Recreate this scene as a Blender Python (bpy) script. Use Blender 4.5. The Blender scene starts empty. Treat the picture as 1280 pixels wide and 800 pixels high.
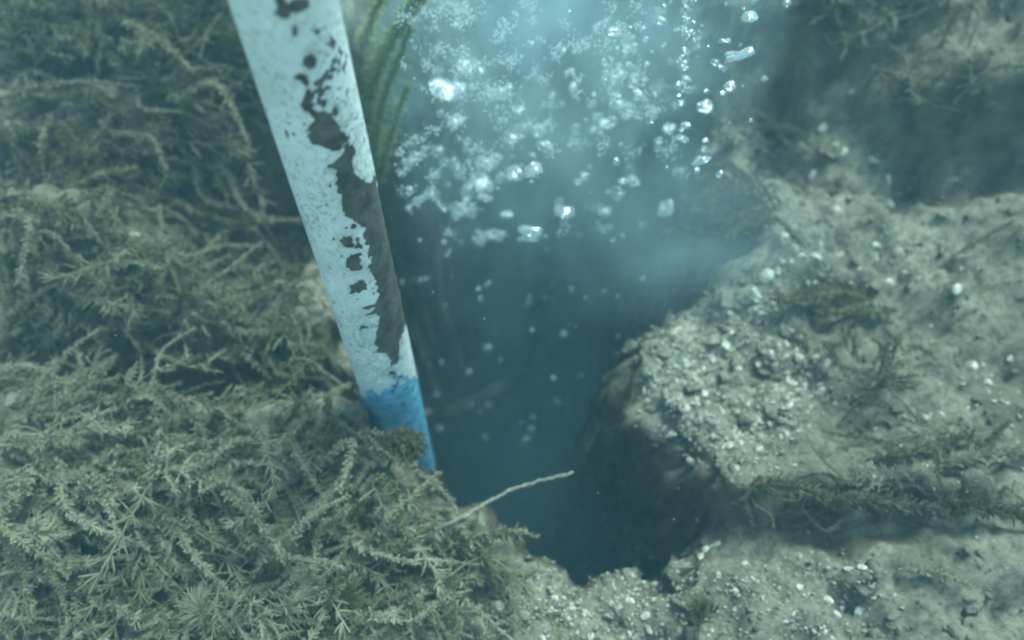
import bpy, math, random
import numpy as np
from mathutils import Vector, Matrix
from mathutils.bvhtree import BVHTree

rng = random.Random(7)
nrg = np.random.default_rng(7)
R = math.radians
scene = bpy.context.scene
C = scene.collection

# ------------------------------------------------------------------ camera
CAM_H, PITCH = 1.0, 55.0
F = 914.0                                   # focal length in photo pixels (1280 wide)
cam_data = bpy.data.cameras.new("camera")
cam = bpy.data.objects.new("camera", cam_data)
C.objects.link(cam)
cam.location = (0, 0, CAM_H)
cam.rotation_euler = (R(90 - PITCH), 0, 0)
cam_data.sensor_width = 36
cam_data.lens = 36 * F / 1280
cam_data.clip_start = 0.01
cam_data.clip_end = 100
cam_data.dof.use_dof = True
cam_data.dof.focus_distance = 0.82
cam_data.dof.aperture_fstop = 1.8
scene.camera = cam

# ------------------------------------------------------------------ sky, sun, exposure
SUN_ELEV, SUN_AZ = 63.0, 36.0               # azimuth measured from +Y towards +X
world = bpy.data.worlds.new("World")
scene.world = world
world.use_nodes = True
wn, wl = world.node_tree.nodes, world.node_tree.links
bg = wn["Background"]
sky = wn.new("ShaderNodeTexSky")
sky.sky_type = 'NISHITA'
sky.sun_disc = False
sky.sun_elevation = R(SUN_ELEV)
sky.sun_rotation = R(SUN_AZ)
tint = wn.new("ShaderNodeMix"); tint.data_type = 'RGBA'; tint.blend_type = 'MULTIPLY'
tint.inputs[0].default_value = 1.0
tint.inputs[7].default_value = (0.70, 0.95, 0.76, 1)      # daylight filtered by the water above
wl.new(sky.outputs[0], tint.inputs[6])
wl.new(tint.outputs[2], bg.inputs[0])
bg.inputs[1].default_value = 0.14

sun_data = bpy.data.lights.new("sun", 'SUN')
sun = bpy.data.objects.new("sun", sun_data)
C.objects.link(sun)
sun_data.energy = 2.8
sun_data.angle = R(24)
sun_data.color = (0.70, 0.97, 0.92)
sdir = Vector((math.sin(R(SUN_AZ)) * math.cos(R(SUN_ELEV)), math.cos(R(SUN_AZ)) * math.cos(R(SUN_ELEV)), math.sin(R(SUN_ELEV))))
sun.rotation_euler = (-sdir).to_track_quat('-Z', 'Y').to_euler()
sun.location = sdir * 5

vs = scene.view_settings
vs.view_transform = 'Standard'; vs.look = 'None'; vs.gamma = 1.0
vs.use_curve_mapping = False
vs.exposure = 1.12
cy = scene.cycles
cy.use_denoising = True
cy.volume_bounces = 6
cy.max_bounces = 10
cy.diffuse_bounces = 2
cy.volume_step_rate = 1.0
cy.filter_width = 2.3
cy.caustics_reflective = False
cy.caustics_refractive = False
cy.sample_clamp_indirect = 4.0

# ------------------------------------------------------------------ pixel helpers
CP = Vector((0, 0, CAM_H))
_s, _c = math.sin(R(PITCH)), math.cos(R(PITCH))
FWD = Vector((0, _c, -_s)); UPV = Vector((0, _s, _c)); RGT = Vector((1, 0, 0))

def ray(px, py):
    return FWD + RGT * ((px - 640) / F) + UPV * (-(py - 400) / F)      # z-depth 1

def at(px, py, depth):
    return CP + ray(px, py) * depth

def flat(px, py, z=0.0):
    r = ray(px, py)
    return CP + r * ((z - CAM_H) / r.z)

def on_y(px, py, y):
    r = ray(px, py)
    return CP + r * (y / r.y)

# ------------------------------------------------------------------ noise (numpy)
def _hash(ix, iy, iz, seed):
    h = (ix.astype(np.int64) * 374761393 + iy.astype(np.int64) * 668265263 + iz.astype(np.int64) * 2147483647 + seed * 1274126177) & 0x7fffffff
    h = ((h ^ (h >> 13)) * 1274126177) & 0x7fffffff
    h = ((h ^ (h >> 16)) * 668265263) & 0x7fffffff
    return ((h ^ (h >> 15)) & 0xffff) / 65535.0

def vnoise(x, y, z=None, seed=0):
    x = np.asarray(x, float); y = np.asarray(y, float)
    z = np.zeros_like(x) if z is None else np.asarray(z, float)
    ix, iy, iz = np.floor(x), np.floor(y), np.floor(z)
    fx, fy, fz = x - ix, y - iy, z - iz
    ux, uy, uz = (t * t * t * (t * (t * 6 - 15) + 10) for t in (fx, fy, fz))
    r = 0
    for dx in (0, 1):
        for dy in (0, 1):
            for dz in (0, 1):
                w = (ux if dx else 1 - ux) * (uy if dy else 1 - uy) * (uz if dz else 1 - uz)
                r = r + w * _hash(ix + dx, iy + dy, iz + dz, seed)
    return r * 2 - 1

def fbm(x, y, z=None, o=4, seed=0):
    a, r, f = 1.0, 0.0, 1.0
    for k in range(o):
        r = r + a * vnoise(x * f, y * f, None if z is None else z * f, seed + k * 17)
        a *= 0.5; f *= 2.03
    return r

def sstep(a, b, x):
    t = np.clip((x - a) / (b - a), 0, 1)
    return t * t * (3 - 2 * t)

def poly_sd(px, py, poly):
    """signed distance, positive inside"""
    px = np.asarray(px, float); py = np.asarray(py, float)
    d = np.full(px.shape, 1e9); inside = np.zeros(px.shape, bool)
    n = len(poly)
    for i in range(n):
        x0, y0 = poly[i]; x1, y1 = poly[(i + 1) % n]
        ex, ey = x1 - x0, y1 - y0
        t = np.clip(((px - x0) * ex + (py - y0) * ey) / (ex * ex + ey * ey + 1e-12), 0, 1)
        d = np.minimum(d, np.hypot(px - x0 - t * ex, py - y0 - t * ey))
        c = ((y0 > py) != (y1 > py)) & (px < ex * (py - y0) / (ey if ey else 1e-12) + x0)
        inside ^= c
    return np.where(inside, d, -d)

# ------------------------------------------------------------------ mesh and object helpers
def mesh_np(name, verts, tris, smooth=True):
    me = bpy.data.meshes.new(name)
    verts = np.asarray(verts, np.float32); tris = np.asarray(tris, np.int32)
    me.vertices.add(len(verts)); me.vertices.foreach_set("co", verts.ravel())
    k = tris.shape[1]
    me.loops.add(tris.size); me.loops.foreach_set("vertex_index", tris.ravel())
    me.polygons.add(len(tris))
    me.polygons.foreach_set("loop_start", np.arange(0, tris.size, k, dtype=np.int32))
    me.polygons.foreach_set("loop_total", np.full(len(tris), k, np.int32))
    me.polygons.foreach_set("use_smooth", np.full(len(tris), smooth, bool))
    me.update(calc_edges=True)
    me.validate()
    return me

def link(name, me, mat=None, parent=None):
    o = bpy.data.objects.new(name, me)
    C.objects.link(o)
    if mat and me and not me.materials:
        me.materials.append(mat)
    if parent:
        o.parent = parent
    return o

def tag(o, label=None, cat=None, group=None, kind=None):
    if label: o["label"] = label
    if cat: o["category"] = cat
    if group: o["group"] = group
    if kind: o["kind"] = kind
    return o

# ------------------------------------------------------------------ materials
def new_mat(name):
    m = bpy.data.materials.new(name); m.use_nodes = True
    nt = m.node_tree
    b = nt.nodes["Principled BSDF"]
    return m, nt, b

def N(nt, t, **kw):
    n = nt.nodes.new(t)
    for k, v in kw.items():
        setattr(n, k, v)
    return n

def noise(nt, scale, detail=4, rough=0.55, coord='Object', dist=0.0):
    tc = N(nt, "ShaderNodeTexCoord")
    n = N(nt, "ShaderNodeTexNoise")
    n.inputs["Scale"].default_value = scale
    n.inputs["Detail"].default_value = detail
    n.inputs["Roughness"].default_value = rough
    n.inputs["Distortion"].default_value = dist
    nt.links.new(tc.outputs[coord], n.inputs["Vector"])
    return n.outputs["Fac"]

def ramp(nt, src, stops):
    r = N(nt, "ShaderNodeValToRGB")
    el = r.color_ramp.elements
    while len(el) < len(stops): el.new(0.5)
    for e, (p, c) in zip(el, stops):
        e.position = p
        e.color = (c, c, c, 1) if isinstance(c, (int, float)) else (*c, 1)
    nt.links.new(src, r.inputs[0])
    return r.outputs[0]

def mixc(nt, fac, a, b, mode='MIX'):
    m = N(nt, "ShaderNodeMix", data_type='RGBA', blend_type=mode)
    for s, v in ((0, fac), (6, a), (7, b)):
        if isinstance(v, (int, float)): m.inputs[s].default_value = v
        elif isinstance(v, tuple): m.inputs[s].default_value = (*v, 1)
        else: nt.links.new(v, m.inputs[s])
    return m.outputs[2]

def bump(nt, b, h, strength=0.5, dist=0.004):
    n = N(nt, "ShaderNodeBump")
    n.inputs["Strength"].default_value = strength
    n.inputs["Distance"].default_value = dist
    nt.links.new(h, n.inputs["Height"])
    nt.links.new(n.outputs[0], b.inputs["Normal"])

def mat_bed():
    m, nt, b = new_mat("silt_bed")
    big = ramp(nt, noise(nt, 5, 5), [(0.35, 0.0), (0.65, 1.0)])
    col = mixc(nt, big, (0.25, 0.226, 0.165), (0.47, 0.43, 0.325))
    fine = ramp(nt, noise(nt, 70, 5, 0.65), [(0.42, 0.0), (0.7, 1.0)])
    col = mixc(nt, fine, col, (0.12, 0.115, 0.085))
    speck = ramp(nt, noise(nt, 210, 2), [(0.66, 0.0), (0.72, 1.0)])
    sp2 = N(nt, "ShaderNodeMath", operation='MULTIPLY')
    patch = ramp(nt, noise(nt, 7, 3), [(0.45, 0.0), (0.62, 0.8)])
    nt.links.new(speck, sp2.inputs[0]); nt.links.new(patch, sp2.inputs[1])
    col = mixc(nt, sp2.outputs[0], col, (0.6, 0.58, 0.5))
    col = mixc(nt, ramp(nt, noise(nt, 2.6, 5, 0.6), [(0.50, 0.0), (0.68, 0.28)]), col, (0.12, 0.10, 0.068))
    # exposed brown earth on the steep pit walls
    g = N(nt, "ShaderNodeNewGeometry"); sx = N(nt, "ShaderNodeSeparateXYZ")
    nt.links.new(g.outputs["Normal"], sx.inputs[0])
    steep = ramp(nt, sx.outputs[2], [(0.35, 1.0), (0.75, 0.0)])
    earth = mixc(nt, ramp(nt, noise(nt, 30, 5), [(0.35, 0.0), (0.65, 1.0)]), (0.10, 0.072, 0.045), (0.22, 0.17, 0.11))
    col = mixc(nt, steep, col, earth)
    nt.links.new(col, b.inputs["Base Color"])
    b.inputs["Roughness"].default_value = 0.95
    b.inputs["Specular IOR Level"].default_value = 0.05
    bump(nt, b, noise(nt, 95, 8, 0.75), 0.9, 0.014)
    return m

def mat_plant(name, silt, green, bal):
    m, nt, b = new_mat(name)
    oi = N(nt, "ShaderNodeObjectInfo")
    n1 = noise(nt, 28, 3, coord='Object')
    add = N(nt, "ShaderNodeMath", operation='MULTIPLY_ADD')
    nt.links.new(oi.outputs["Random"], add.inputs[0]); add.inputs[1].default_value = 0.35
    nt.links.new(n1, add.inputs[2])
    f = ramp(nt, add.outputs[0], [(bal - 0.18, 0.0), (bal + 0.18, 1.0)])
    col = mixc(nt, f, green, silt)
    col = mixc(nt, ramp(nt, noise(nt, 160, 3), [(0.35, 0.0), (0.75, 0.55)]), col, (0.31, 0.27, 0.175))
    nt.links.new(col, b.inputs["Base Color"])
    b.inputs["Roughness"].default_value = 0.95
    b.inputs["Specular IOR Level"].default_value = 0.05
    tl = N(nt, "ShaderNodeBsdfTranslucent"); nt.links.new(col, tl.inputs["Color"])
    ms = N(nt, "ShaderNodeMixShader"); ms.inputs[0].default_value = 0.42
    nt.links.new(b.outputs[0], ms.inputs[1]); nt.links.new(tl.outputs[0], ms.inputs[2])
    nt.links.new(ms.outputs[0], nt.nodes["Material Output"].inputs["Surface"])
    return m

def mat_plain(name, c1, c2, scale=60, rough=0.8, bumpy=0.0, spec=0.2):
    m, nt, b = new_mat(name)
    col = mixc(nt, ramp(nt, noise(nt, scale, 4), [(0.35, 0.0), (0.68, 1.0)]), c1, c2)
    nt.links.new(col, b.inputs["Base Color"])
    b.inputs["Roughness"].default_value = rough
    b.inputs["Specular IOR Level"].default_value = spec
    if bumpy: bump(nt, b, noise(nt, scale * 2.5, 4), bumpy, 0.003)
    return m

M_BED = mat_bed()
M_SILTY = mat_plant("silted_leaf", (0.345, 0.315, 0.22), (0.17, 0.165, 0.10), 0.58)
M_GREEN = mat_plant("green_leaf", (0.20, 0.19, 0.105), (0.09, 0.105, 0.042), 0.70)
M_DARKW = mat_plant("brown_weed", (0.17, 0.145, 0.095), (0.065, 0.058, 0.035), 0.70)
M_PALE = mat_plant("pale_leaf", (0.46, 0.425, 0.31), (0.28, 0.27, 0.18), 0.55)
M_LUSH = mat_plant("lush_leaf", (0.38, 0.40, 0.17), (0.24, 0.30, 0.09), 0.60)
M_STEM = mat_plain("stem", (0.12, 0.11, 0.07), (0.23, 0.21, 0.14), 90)
M_STALK = mat_plain("bare_stalk", (0.15, 0.135, 0.10), (0.27, 0.245, 0.19), 160)
M_SHELL = mat_plain("shell_white", (0.26, 0.24, 0.18), (0.66, 0.62, 0.52), 1.6, 0.7, 0.4)
M_STONE = mat_plain("pebble_grey", (0.16, 0.15, 0.115), (0.36, 0.335, 0.26), 1.5, 0.85, 0.5)
M_LOG = mat_plain("waterlogged_wood", (0.035, 0.035, 0.025), (0.08, 0.08, 0.05), 40, 0.9, 0.4)
def mat_white():
    m, nt, b = new_mat("white_paint")
    col = mixc(nt, ramp(nt, noise(nt, 26, 5), [(0.35, 0.0), (0.68, 1.0)]), (0.78, 0.81, 0.81), (0.90, 0.91, 0.91))
    def lines(sc, w, lo, hi, msc):
        x = N(nt, "ShaderNodeMath", operation='SUBTRACT'); nt.links.new(noise(nt, sc, 3, 0.6, dist=1.2), x.inputs[0]); x.inputs[1].default_value = 0.5
        a = N(nt, "ShaderNodeMath", operation='ABSOLUTE'); nt.links.new(x.outputs[0], a.inputs[0])
        l = ramp(nt, a.outputs[0], [(0.0, 1.0), (w, 0.0)])
        k = N(nt, "ShaderNodeMath", operation='MULTIPLY'); nt.links.new(l, k.inputs[0]); nt.links.new(ramp(nt, noise(nt, msc, 3), [(lo, 0.0), (hi, 1.0)]), k.inputs[1])
        return k.outputs[0]
    col = mixc(nt, lines(75, 0.035, 0.47, 0.60, 11), col, (0.16, 0.17, 0.17))
    col = mixc(nt, ramp(nt, noise(nt, 150, 4, 0.7), [(0.60, 0.0), (0.74, 0.5)]), col, (0.30, 0.31, 0.29))
    at_ = N(nt, "ShaderNodeAttribute"); at_.attribute_name = "wear"
    halo = ramp(nt, at_.outputs["Fac"], [(0.0, 1.0), (0.8, 0.0)])
    hm_ = N(nt, "ShaderNodeMath", operation='MULTIPLY'); nt.links.new(halo, hm_.inputs[0]); nt.links.new(ramp(nt, noise(nt, 40, 4), [(0.38, 0.0), (0.65, 0.75)]), hm_.inputs[1])
    col = mixc(nt, hm_.outputs[0], col, (0.40, 0.37, 0.30))
    col = mixc(nt, ramp(nt, noise(nt, 9, 5, 0.65), [(0.50, 0.0), (0.72, 0.5)]), col, (0.36, 0.40, 0.33))
    nt.links.new(col, b.inputs["Base Color"])
    b.inputs["Roughness"].default_value = 0.5
    bump(nt, b, noise(nt, 80, 4), 0.2, 0.003)
    return m
M_WHITE = mat_white()
M_BLUE = mat_plain("blue_paint", (0.10, 0.31, 0.50), (0.22, 0.53, 0.74), 55, 0.5, 0.2, 0.3)
M_METAL = mat_plain("bare_primer", (0.075, 0.066, 0.06), (0.16, 0.145, 0.13), 60, 0.75, 0.5, 0.2)

def mat_bubble(name, rough, dif, ra, rb):
    m = bpy.data.materials.new(name); m.use_nodes = True
    nt = m.node_tree
    nt.nodes.clear()
    out = N(nt, "ShaderNodeOutputMaterial")
    lw = N(nt, "ShaderNodeLayerWeight"); lw.inputs[0].default_value = 0.45
    gl = N(nt, "ShaderNodeBsdfGlossy"); gl.inputs["Roughness"].default_value = rough
    gl.inputs["Color"].default_value = (0.8, 0.83, 0.85, 1)
    df = N(nt, "ShaderNodeBsdfDiffuse"); df.inputs["Color"].default_value = (0.55, 0.62, 0.65, 1)
    body = N(nt, "ShaderNodeMixShader"); body.inputs[0].default_value = dif
    nt.links.new(gl.outputs[0], body.inputs[1]); nt.links.new(df.outputs[0], body.inputs[2])
    tr = N(nt, "ShaderNodeBsdfTransparent")
    mx = N(nt, "ShaderNodeMixShader")
    oi = N(nt, "ShaderNodeObjectInfo")
    f = ramp(nt, lw.outputs["Facing"], [(0.0, 0.26), (0.4, 0.42), (0.78, 0.92), (1.0, 0.45)])
    mu = N(nt, "ShaderNodeMath", operation='MULTIPLY'); md = N(nt, "ShaderNodeMath", operation='MULTIPLY_ADD')
    nt.links.new(oi.outputs["Random"], md.inputs[0]); md.inputs[1].default_value = ra; md.inputs[2].default_value = rb
    nt.links.new(f, mu.inputs[0]); nt.links.new(md.outputs[0], mu.inputs[1])
    nt.links.new(mu.outputs[0], mx.inputs[0])
    nt.links.new(tr.outputs[0], mx.inputs[1]); nt.links.new(body.outputs[0], mx.inputs[2])
    nt.links.new(mx.outputs[0], out.inputs["Surface"])
    return m
M_BUBBLE = mat_bubble("air_bubble", 0.14, 0.40, 0.9, 0.6)
M_SOFT = mat_bubble("milky_bubble", 0.32, 0.55, 0.6, 0.30)

# ------------------------------------------------------------------ ground: lake bed with a spring pit
def axis(lo, hi, step, far_lo, far_hi):
    a = list(np.arange(lo, hi + 1e-9, step)); s = step
    v = hi
    while v < far_hi: s *= 1.25; v += s; a.append(v)
    s = step; v = lo
    while v > far_lo: s *= 1.25; v -= s; a.insert(0, v)
    return np.array(a)

AX = axis(-1.5, 1.5, 0.0075, -7, 7)
AY = axis(-0.15, 2.1, 0.0075, -6, 8)

def bank_h(X, Y):
    ax = np.abs(X - 0.05)
    b = (0.22 * np.maximum(Y - 0.62, 0) + 0.62 * np.maximum(Y - 1.02 - 0.33 * sstep(0.55, 0.75, X), 0)) * sstep(0.0, 0.45, ax) + 0.10 * np.maximum(ax - 0.35, 0)
    return np.minimum(b, 0.85 + 0.03 * np.maximum(b - 0.85, 0))

def bank_flat(px, py):
    z = 0.0
    for _ in range(24):
        p = flat(px, py, z)
        z = 0.5 * z + 0.5 * float(bank_h(np.array(p.x), np.array(p.y)))
    return p

def P2(px, py, dz=0.0):
    p = bank_flat(px, py); return (p.x, p.y)

PIT = [P2(880, -70), P2(882, 60), P2(888, 150), P2(900, 235), P2(922, 305), P2(870, 360, 0), P2(805, 395, -.02),
       P2(775, 430, -.02), P2(790, 500, -.03), P2(835, 560, -.03), P2(880, 620, -.03), P2(862, 665, -.02), P2(810, 705, -.02), P2(750, 706, -.02),
       P2(690, 692, -.02), P2(640, 675, 0), P2(600, 625, 0), P2(545, 600, 0), P2(490, 560, 0.0), P2(462, 480, .02),
       P2(440, 380, .05), P2(425, 250, .10), P2(430, 120, .16), P2(480, 0, .22), P2(520, -60, .26), P2(600, -130, .28), P2(800, -130, .28)]

BUMPS = [  # px, py, amplitude, rx, ry
    (1235, 205, -0.12, 0.18, 0.05), (985, 110, -0.10, 0.12, 0.12), (1080, 30, 0.05, .15, .1),
    (1120, 615, 0.06, 0.26, 0.035), (1000, 655, -0.085, 0.17, 0.04), (1120, 690, 0.02, 0.2, 0.05), (1230, 765, -.03, .1, .04),
    (1060, 530, -0.04, 0.07, 0.04), (1150, 420, -0.035, 0.08, 0.05), (930, 430, 0.03, 0.1, 0.1), (1180, 570, 0.03, 0.12, 0.03),
    (295, 225, -0.32, 0.14, 0.13), (310, 472, -0.20, 0.19, 0.05), (70, 455, -0.10, 0.12, 0.045), (250, 525, 0.055, 0.25, 0.05),
    (205, 725, -0.09, 0.05, 0.035), (110, 290, 0.06, 0.16, 0.07), (130, 130, 0.04, 0.16, 0.1), (40, 210, -.07, .12, .04), (60, 30, -.06, .14, .08),
    (600, 660, 0.03, 0.05, 0.03), (430, 620, 0.04, 0.15, 0.08), (425, 545, 0.05, 0.06, 0.06), (380, 380, .03, .1, .1), (100, 640, .03, .15, .05), (480, 740, -.02, .1, .03),
]

def bed_height(X, Y):
    bank = bank_h(X, Y)
    H = bank
    for px, py, a, rx, ry in BUMPS:
        p = bank_flat(px, py)
        H = H + a * np.exp(-(((X - p.x) / rx) ** 2 + ((Y - p.y) / ry) ** 2))
    H = H + 0.085 * np.exp(-((X - .86) / .24) ** 2) * sstep(0.99, 1.05, Y) * sstep(1.6, 1.2, Y)
    H = H + (0.030 + 0.010 * sstep(0.1, -0.2, X)) * fbm(X * 5, Y * 5, o=5, seed=3) + 0.020 * fbm(X * 22, Y * 22, o=4, seed=9) + 0.006 * np.abs(fbm(X * 48, Y * 48, o=2, seed=29))
    sd = poly_sd(X, Y, PIT) + 0.022 * fbm(X * 9, Y * 9, o=4, seed=21)
    depth = 0.08 * sstep(-0.05, 0.02, sd) + 0.37 * sstep(-0.01, 0.07, sd) + 1.75 * sstep(0.025, 0.125, sd)
    return H - depth, sd

GX, GY = np.meshgrid(AX, AY)
GZ, GSD = bed_height(GX, GY)
near_wall = np.exp(-(np.maximum(np.abs(GSD - 0.04) - 0.03, 0) / 0.05) ** 2)
VX = GX + near_wall * 0.022 * fbm(GX * 22, GY * 22, GZ * 22, 4, 31)
VY = GY + near_wall * 0.022 * fbm(GX * 22, GY * 22, GZ * 22, 4, 47)
VZ = GZ + near_wall * 0.02 * fbm(GX * 30, GY * 30, GZ * 30, 3, 59)
nx, ny = len(AX), len(AY)
idx = np.arange(nx * ny).reshape(ny, nx)
quads = np.stack([idx[:-1, :-1], idx[:-1, 1:], idx[1:, 1:], idx[1:, :-1]], -1).reshape(-1, 4)
bed_v = np.stack([VX, VY, VZ], -1).reshape(-1, 3)
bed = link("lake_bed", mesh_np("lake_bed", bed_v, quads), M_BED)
tag(bed, "silty lake bed dropping into a dark spring pit", kind="structure")
BVH = BVHTree.FromPolygons([tuple(v) for v in bed_v], [tuple(q) for q in quads.tolist()])

def hit(px, py):
    loc, nor, i, d = BVH.ray_cast(CP, ray(px, py).normalized())
    return (loc, nor) if loc else (flat(px, py), Vector((0, 0, 1)))

def drop(x, y):
    loc, nor, i, d = BVH.ray_cast(Vector((x, y, 1.5)), Vector((0, 0, -1)))
    return (loc, nor) if loc else (Vector((x, y, 0)), Vector((0, 0, 1)))

def pix(p):
    d = Vector(p) - CP
    z = d.dot(FWD)
    return 640 + F * d.dot(RGT) / z, 400 - F * d.dot(UPV) / z

# ------------------------------------------------------------------ painted pole
POLE_D = 0.085
p_top = at(318, -140, POLE_D * F / 149); p_a = at(356, 0, POLE_D * F / 132); p_b = at(513, 580, POLE_D * F / 60)
axis_v = (p_b - p_a).normalized()
pole_start = p_a - axis_v * 0.16
pole_len = (p_b - pole_start).length + 0.015
side1 = axis_v.cross(Vector((0, 1, 0))).normalized()
side2 = axis_v.cross(side1).normalized()
RP = POLE_D / 2

def pole_pt(s, th, r):
    return (np.array(pole_start)[None] + s[:, None] * np.array(axis_v)[None]
            + (r * np.cos(th))[:, None] * np.array(side1)[None] + (r * np.sin(th))[:, None] * np.array(side2)[None])

def proj_np(P):
    d = P - np.array(CP)
    z = d @ np.array(FWD)
    return 640 + F * (d @ np.array(RGT)) / z, 400 - F * (d @ np.array(UPV)) / z

MAIN_PATCH = [(414, 208), (428, 188), (440, 196), (446, 224), (458, 226), (470, 214), (479, 242), (488, 282), (497, 332), (505, 376), (511, 398),
              (505, 414), (500, 436), (489, 458), (481, 444), (470, 428), (474, 408), (468, 388), (476, 370), (470, 352), (463, 336), (469, 318),
              (456, 300), (459, 286), (441, 276), (430, 262), (428, 246), (419, 230)]
BLACK_PATCH = [(388, 140), (404, 138), (418, 150), (428, 162), (436, 176), (424, 184), (410, 186), (392, 182), (388, 162)]
SPOTS = [(356, 16, 9, 12), (373, 4, 13, 9), (352, 2, 7, 7), (367, 40, 4, 5), (384, 74, 8, 10), (383, 124, 7, 15), (379, 100, 5, 8), (433, 192, 8, 12),
         (445, 330, 11, 11), (432, 304, 7, 6), (446, 306, 6, 7), (452, 360, 8, 6), (462, 384, 10, 5), (446, 364, 4, 4), (491, 467, 5, 4), (455, 410, 3, 4),
         (505, 474, 7, 5), (440, 285, 6, 5), (420, 140, 5, 6), (400, 112, 4, 6), (412, 98, 4, 4), (468, 308, 8, 12), (498, 480, 4, 3)]

def coat_field(S, TH):
    """> 0 where white paint survives (pattern laid out once, on the tube itself)"""
    P = pole_pt(S, TH, RP)
    u, v = proj_np(P)
    nrm = np.cos(TH)[:, None] * np.array(side1) + np.sin(TH)[:, None] * np.array(side2)
    front = np.einsum('ij,ij->i', nrm, np.array(CP) - P) > -0.01
    n_l = fbm(S * 90, TH * 3.6, o=4, seed=5); n_h = fbm(S * 260, TH * 11, o=3, seed=8)
    uu, vv = u + 4.5 * n_l + 2.2 * n_h, v + 4.5 * fbm(S * 90, TH * 3.6, o=4, seed=66)
    w = np.maximum(poly_sd(uu, vv, MAIN_PATCH), poly_sd(uu, vv, BLACK_PATCH))
    for a, b, ra, rb in SPOTS:
        w = np.maximum(w, (1 - np.hypot((uu - a) / ra, (vv - b) / rb)) * min(ra, rb))
    scr = np.exp(-(((u - 400) / 30) ** 2 + ((v - 95) / 48) ** 2))
    w = np.maximum(w, (n_h * 9 + n_l * 5 - 6 + 4.2 * scr) * np.where(scr > 0.2, 1, 0) - np.where(scr > 0.2, 0, 9))
    scr2 = np.exp(-(((u - 352 - (v - 130) * 0.32) / 18) ** 2 + ((v - 150) / 60) ** 2))
    w = np.maximum(w, n_h * 9 - 11.5 + 6.5 * scr2)
    w = np.where(front, w, n_l * 8 - 7)
    w = np.maximum(w, n_h * 6 - 6.1)
    global EDGE
    edge = 491 - (u - 470) * 0.36 + 6 * n_l + 3 * n_h                     # the ragged line where the blue begins
    EDGE = np.where(front, v - edge, (S - S_BLUE) * 900 + 6 * n_l)
    w = np.maximum(w, np.where(front, v - edge, (S - S_BLUE) * 900 + 6 * n_l))
    return -w

S_BLUE = (at(497, 484, POLE_D * F / 74) - pole_start).dot(axis_v)

def clip_mesh(S, TH, ns, nt_, field, rad):
    """grid of the tube's surface cut along field = 0"""
    idx = np.arange(ns * nt_).reshape(ns, nt_)
    nxt = np.roll(idx, -1, axis=1)
    t = np.concatenate([np.stack([idx[:-1], nxt[:-1], nxt[1:]], -1).reshape(-1, 3), np.stack([idx[:-1], nxt[1:], idx[1:]], -1).reshape(-1, 3)])
    P = pole_pt(S, TH, rad)
    verts = [P]; tris = []
    pos = field[t] > 0; k = pos.sum(1)
    tris.append(t[k == 3])
    base = len(P); extra = []; out = []
    for want in (1, 2):
        tt = t[k == want]; pp = pos[k == want]
        lone = np.argmax(pp if want == 1 else ~pp, axis=1)
        r = np.arange(len(tt))
        a, b, c = tt[r, lone], tt[r, (lone + 1) % 3], tt[r, (lone + 2) % 3]
        def cutp(i, j):
            q = field[i] / (field[i] - field[j]); return P[i] + q[:, None] * (P[j] - P[i])
        ab, ac = cutp(a, b), cutp(a, c)
        n = len(tt); i0 = base + sum(len(e) for e in extra)
        extra += [ab, ac]
        iab, iac = np.arange(n) + i0, np.arange(n) + i0 + n
        if want == 1: out.append(np.stack([a, iab, iac], -1))
        else: out += [np.stack([iab, b, c], -1), np.stack([iab, c, iac], -1)]
    return np.concatenate(verts + extra), np.concatenate(tris + out)

ns_, nth = 520, 168
S1 = np.linspace(0, pole_len, ns_); T1 = np.linspace(0, 2 * math.pi, nth, endpoint=False)
SS, TT = (a.ravel() for a in np.meshgrid(S1, T1, indexing='ij'))
fld = coat_field(SS, TT)
dent = 1 + 0.012 * vnoise(SS * 9, TT * 1.2, seed=77)
pole = bpy.data.objects.new("painted_pole", None); C.objects.link(pole)
pole.location = p_b + axis_v * 0.06
tag(pole, "white painted pole with flaking patches and blue end slanting into the pit", "pole")
def pole_part(name, v, f, mat):
    o = link(name, mesh_np(name, v - np.array(pole.location), f), mat, pole)
    return o
S2 = np.linspace(0, pole_len, 80); T2 = np.linspace(0, 2 * math.pi, 64, endpoint=False)
A, B = (a.ravel() for a in np.meshgrid(S2, T2, indexing='ij'))
i2 = np.arange(80 * 64).reshape(80, 64); n2 = np.roll(i2, -1, axis=1)
tube_q = np.stack([i2[:-1], n2[:-1], n2[1:], i2[1:]], -1).reshape(-1, 4)
o = pole_part("bare_metal", pole_pt(A, B, RP * (1 + 0.012 * vnoise(A * 9, B * 1.2, seed=77)) - 0.0007), tube_q, M_METAL)
o["label"] = "dark bare metal showing where the white paint has flaked off"
v, f = clip_mesh(SS, TT, ns_, nth, fld, RP * dent)
o = pole_part("white_coat", v, f, M_WHITE)
wa = o.data.attributes.new("wear", 'FLOAT', 'POINT')
wv = np.zeros(len(o.data.vertices), np.float32); wv[:len(fld)] = np.clip(fld / 9.0, 0, 1)
wa.data.foreach_set("value", wv)
w_b = fbm(SS * 120, TT * 5, o=4, seed=91)
f_blue = np.minimum((0.92 - w_b) * 8, EDGE + 14)
v, f = clip_mesh(SS, TT, ns_, nth, f_blue, RP * dent - 0.0003)
o = pole_part("blue_end", v, f, M_BLUE)
o["label"] = "bright blue painted lower end of the pole"

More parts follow.
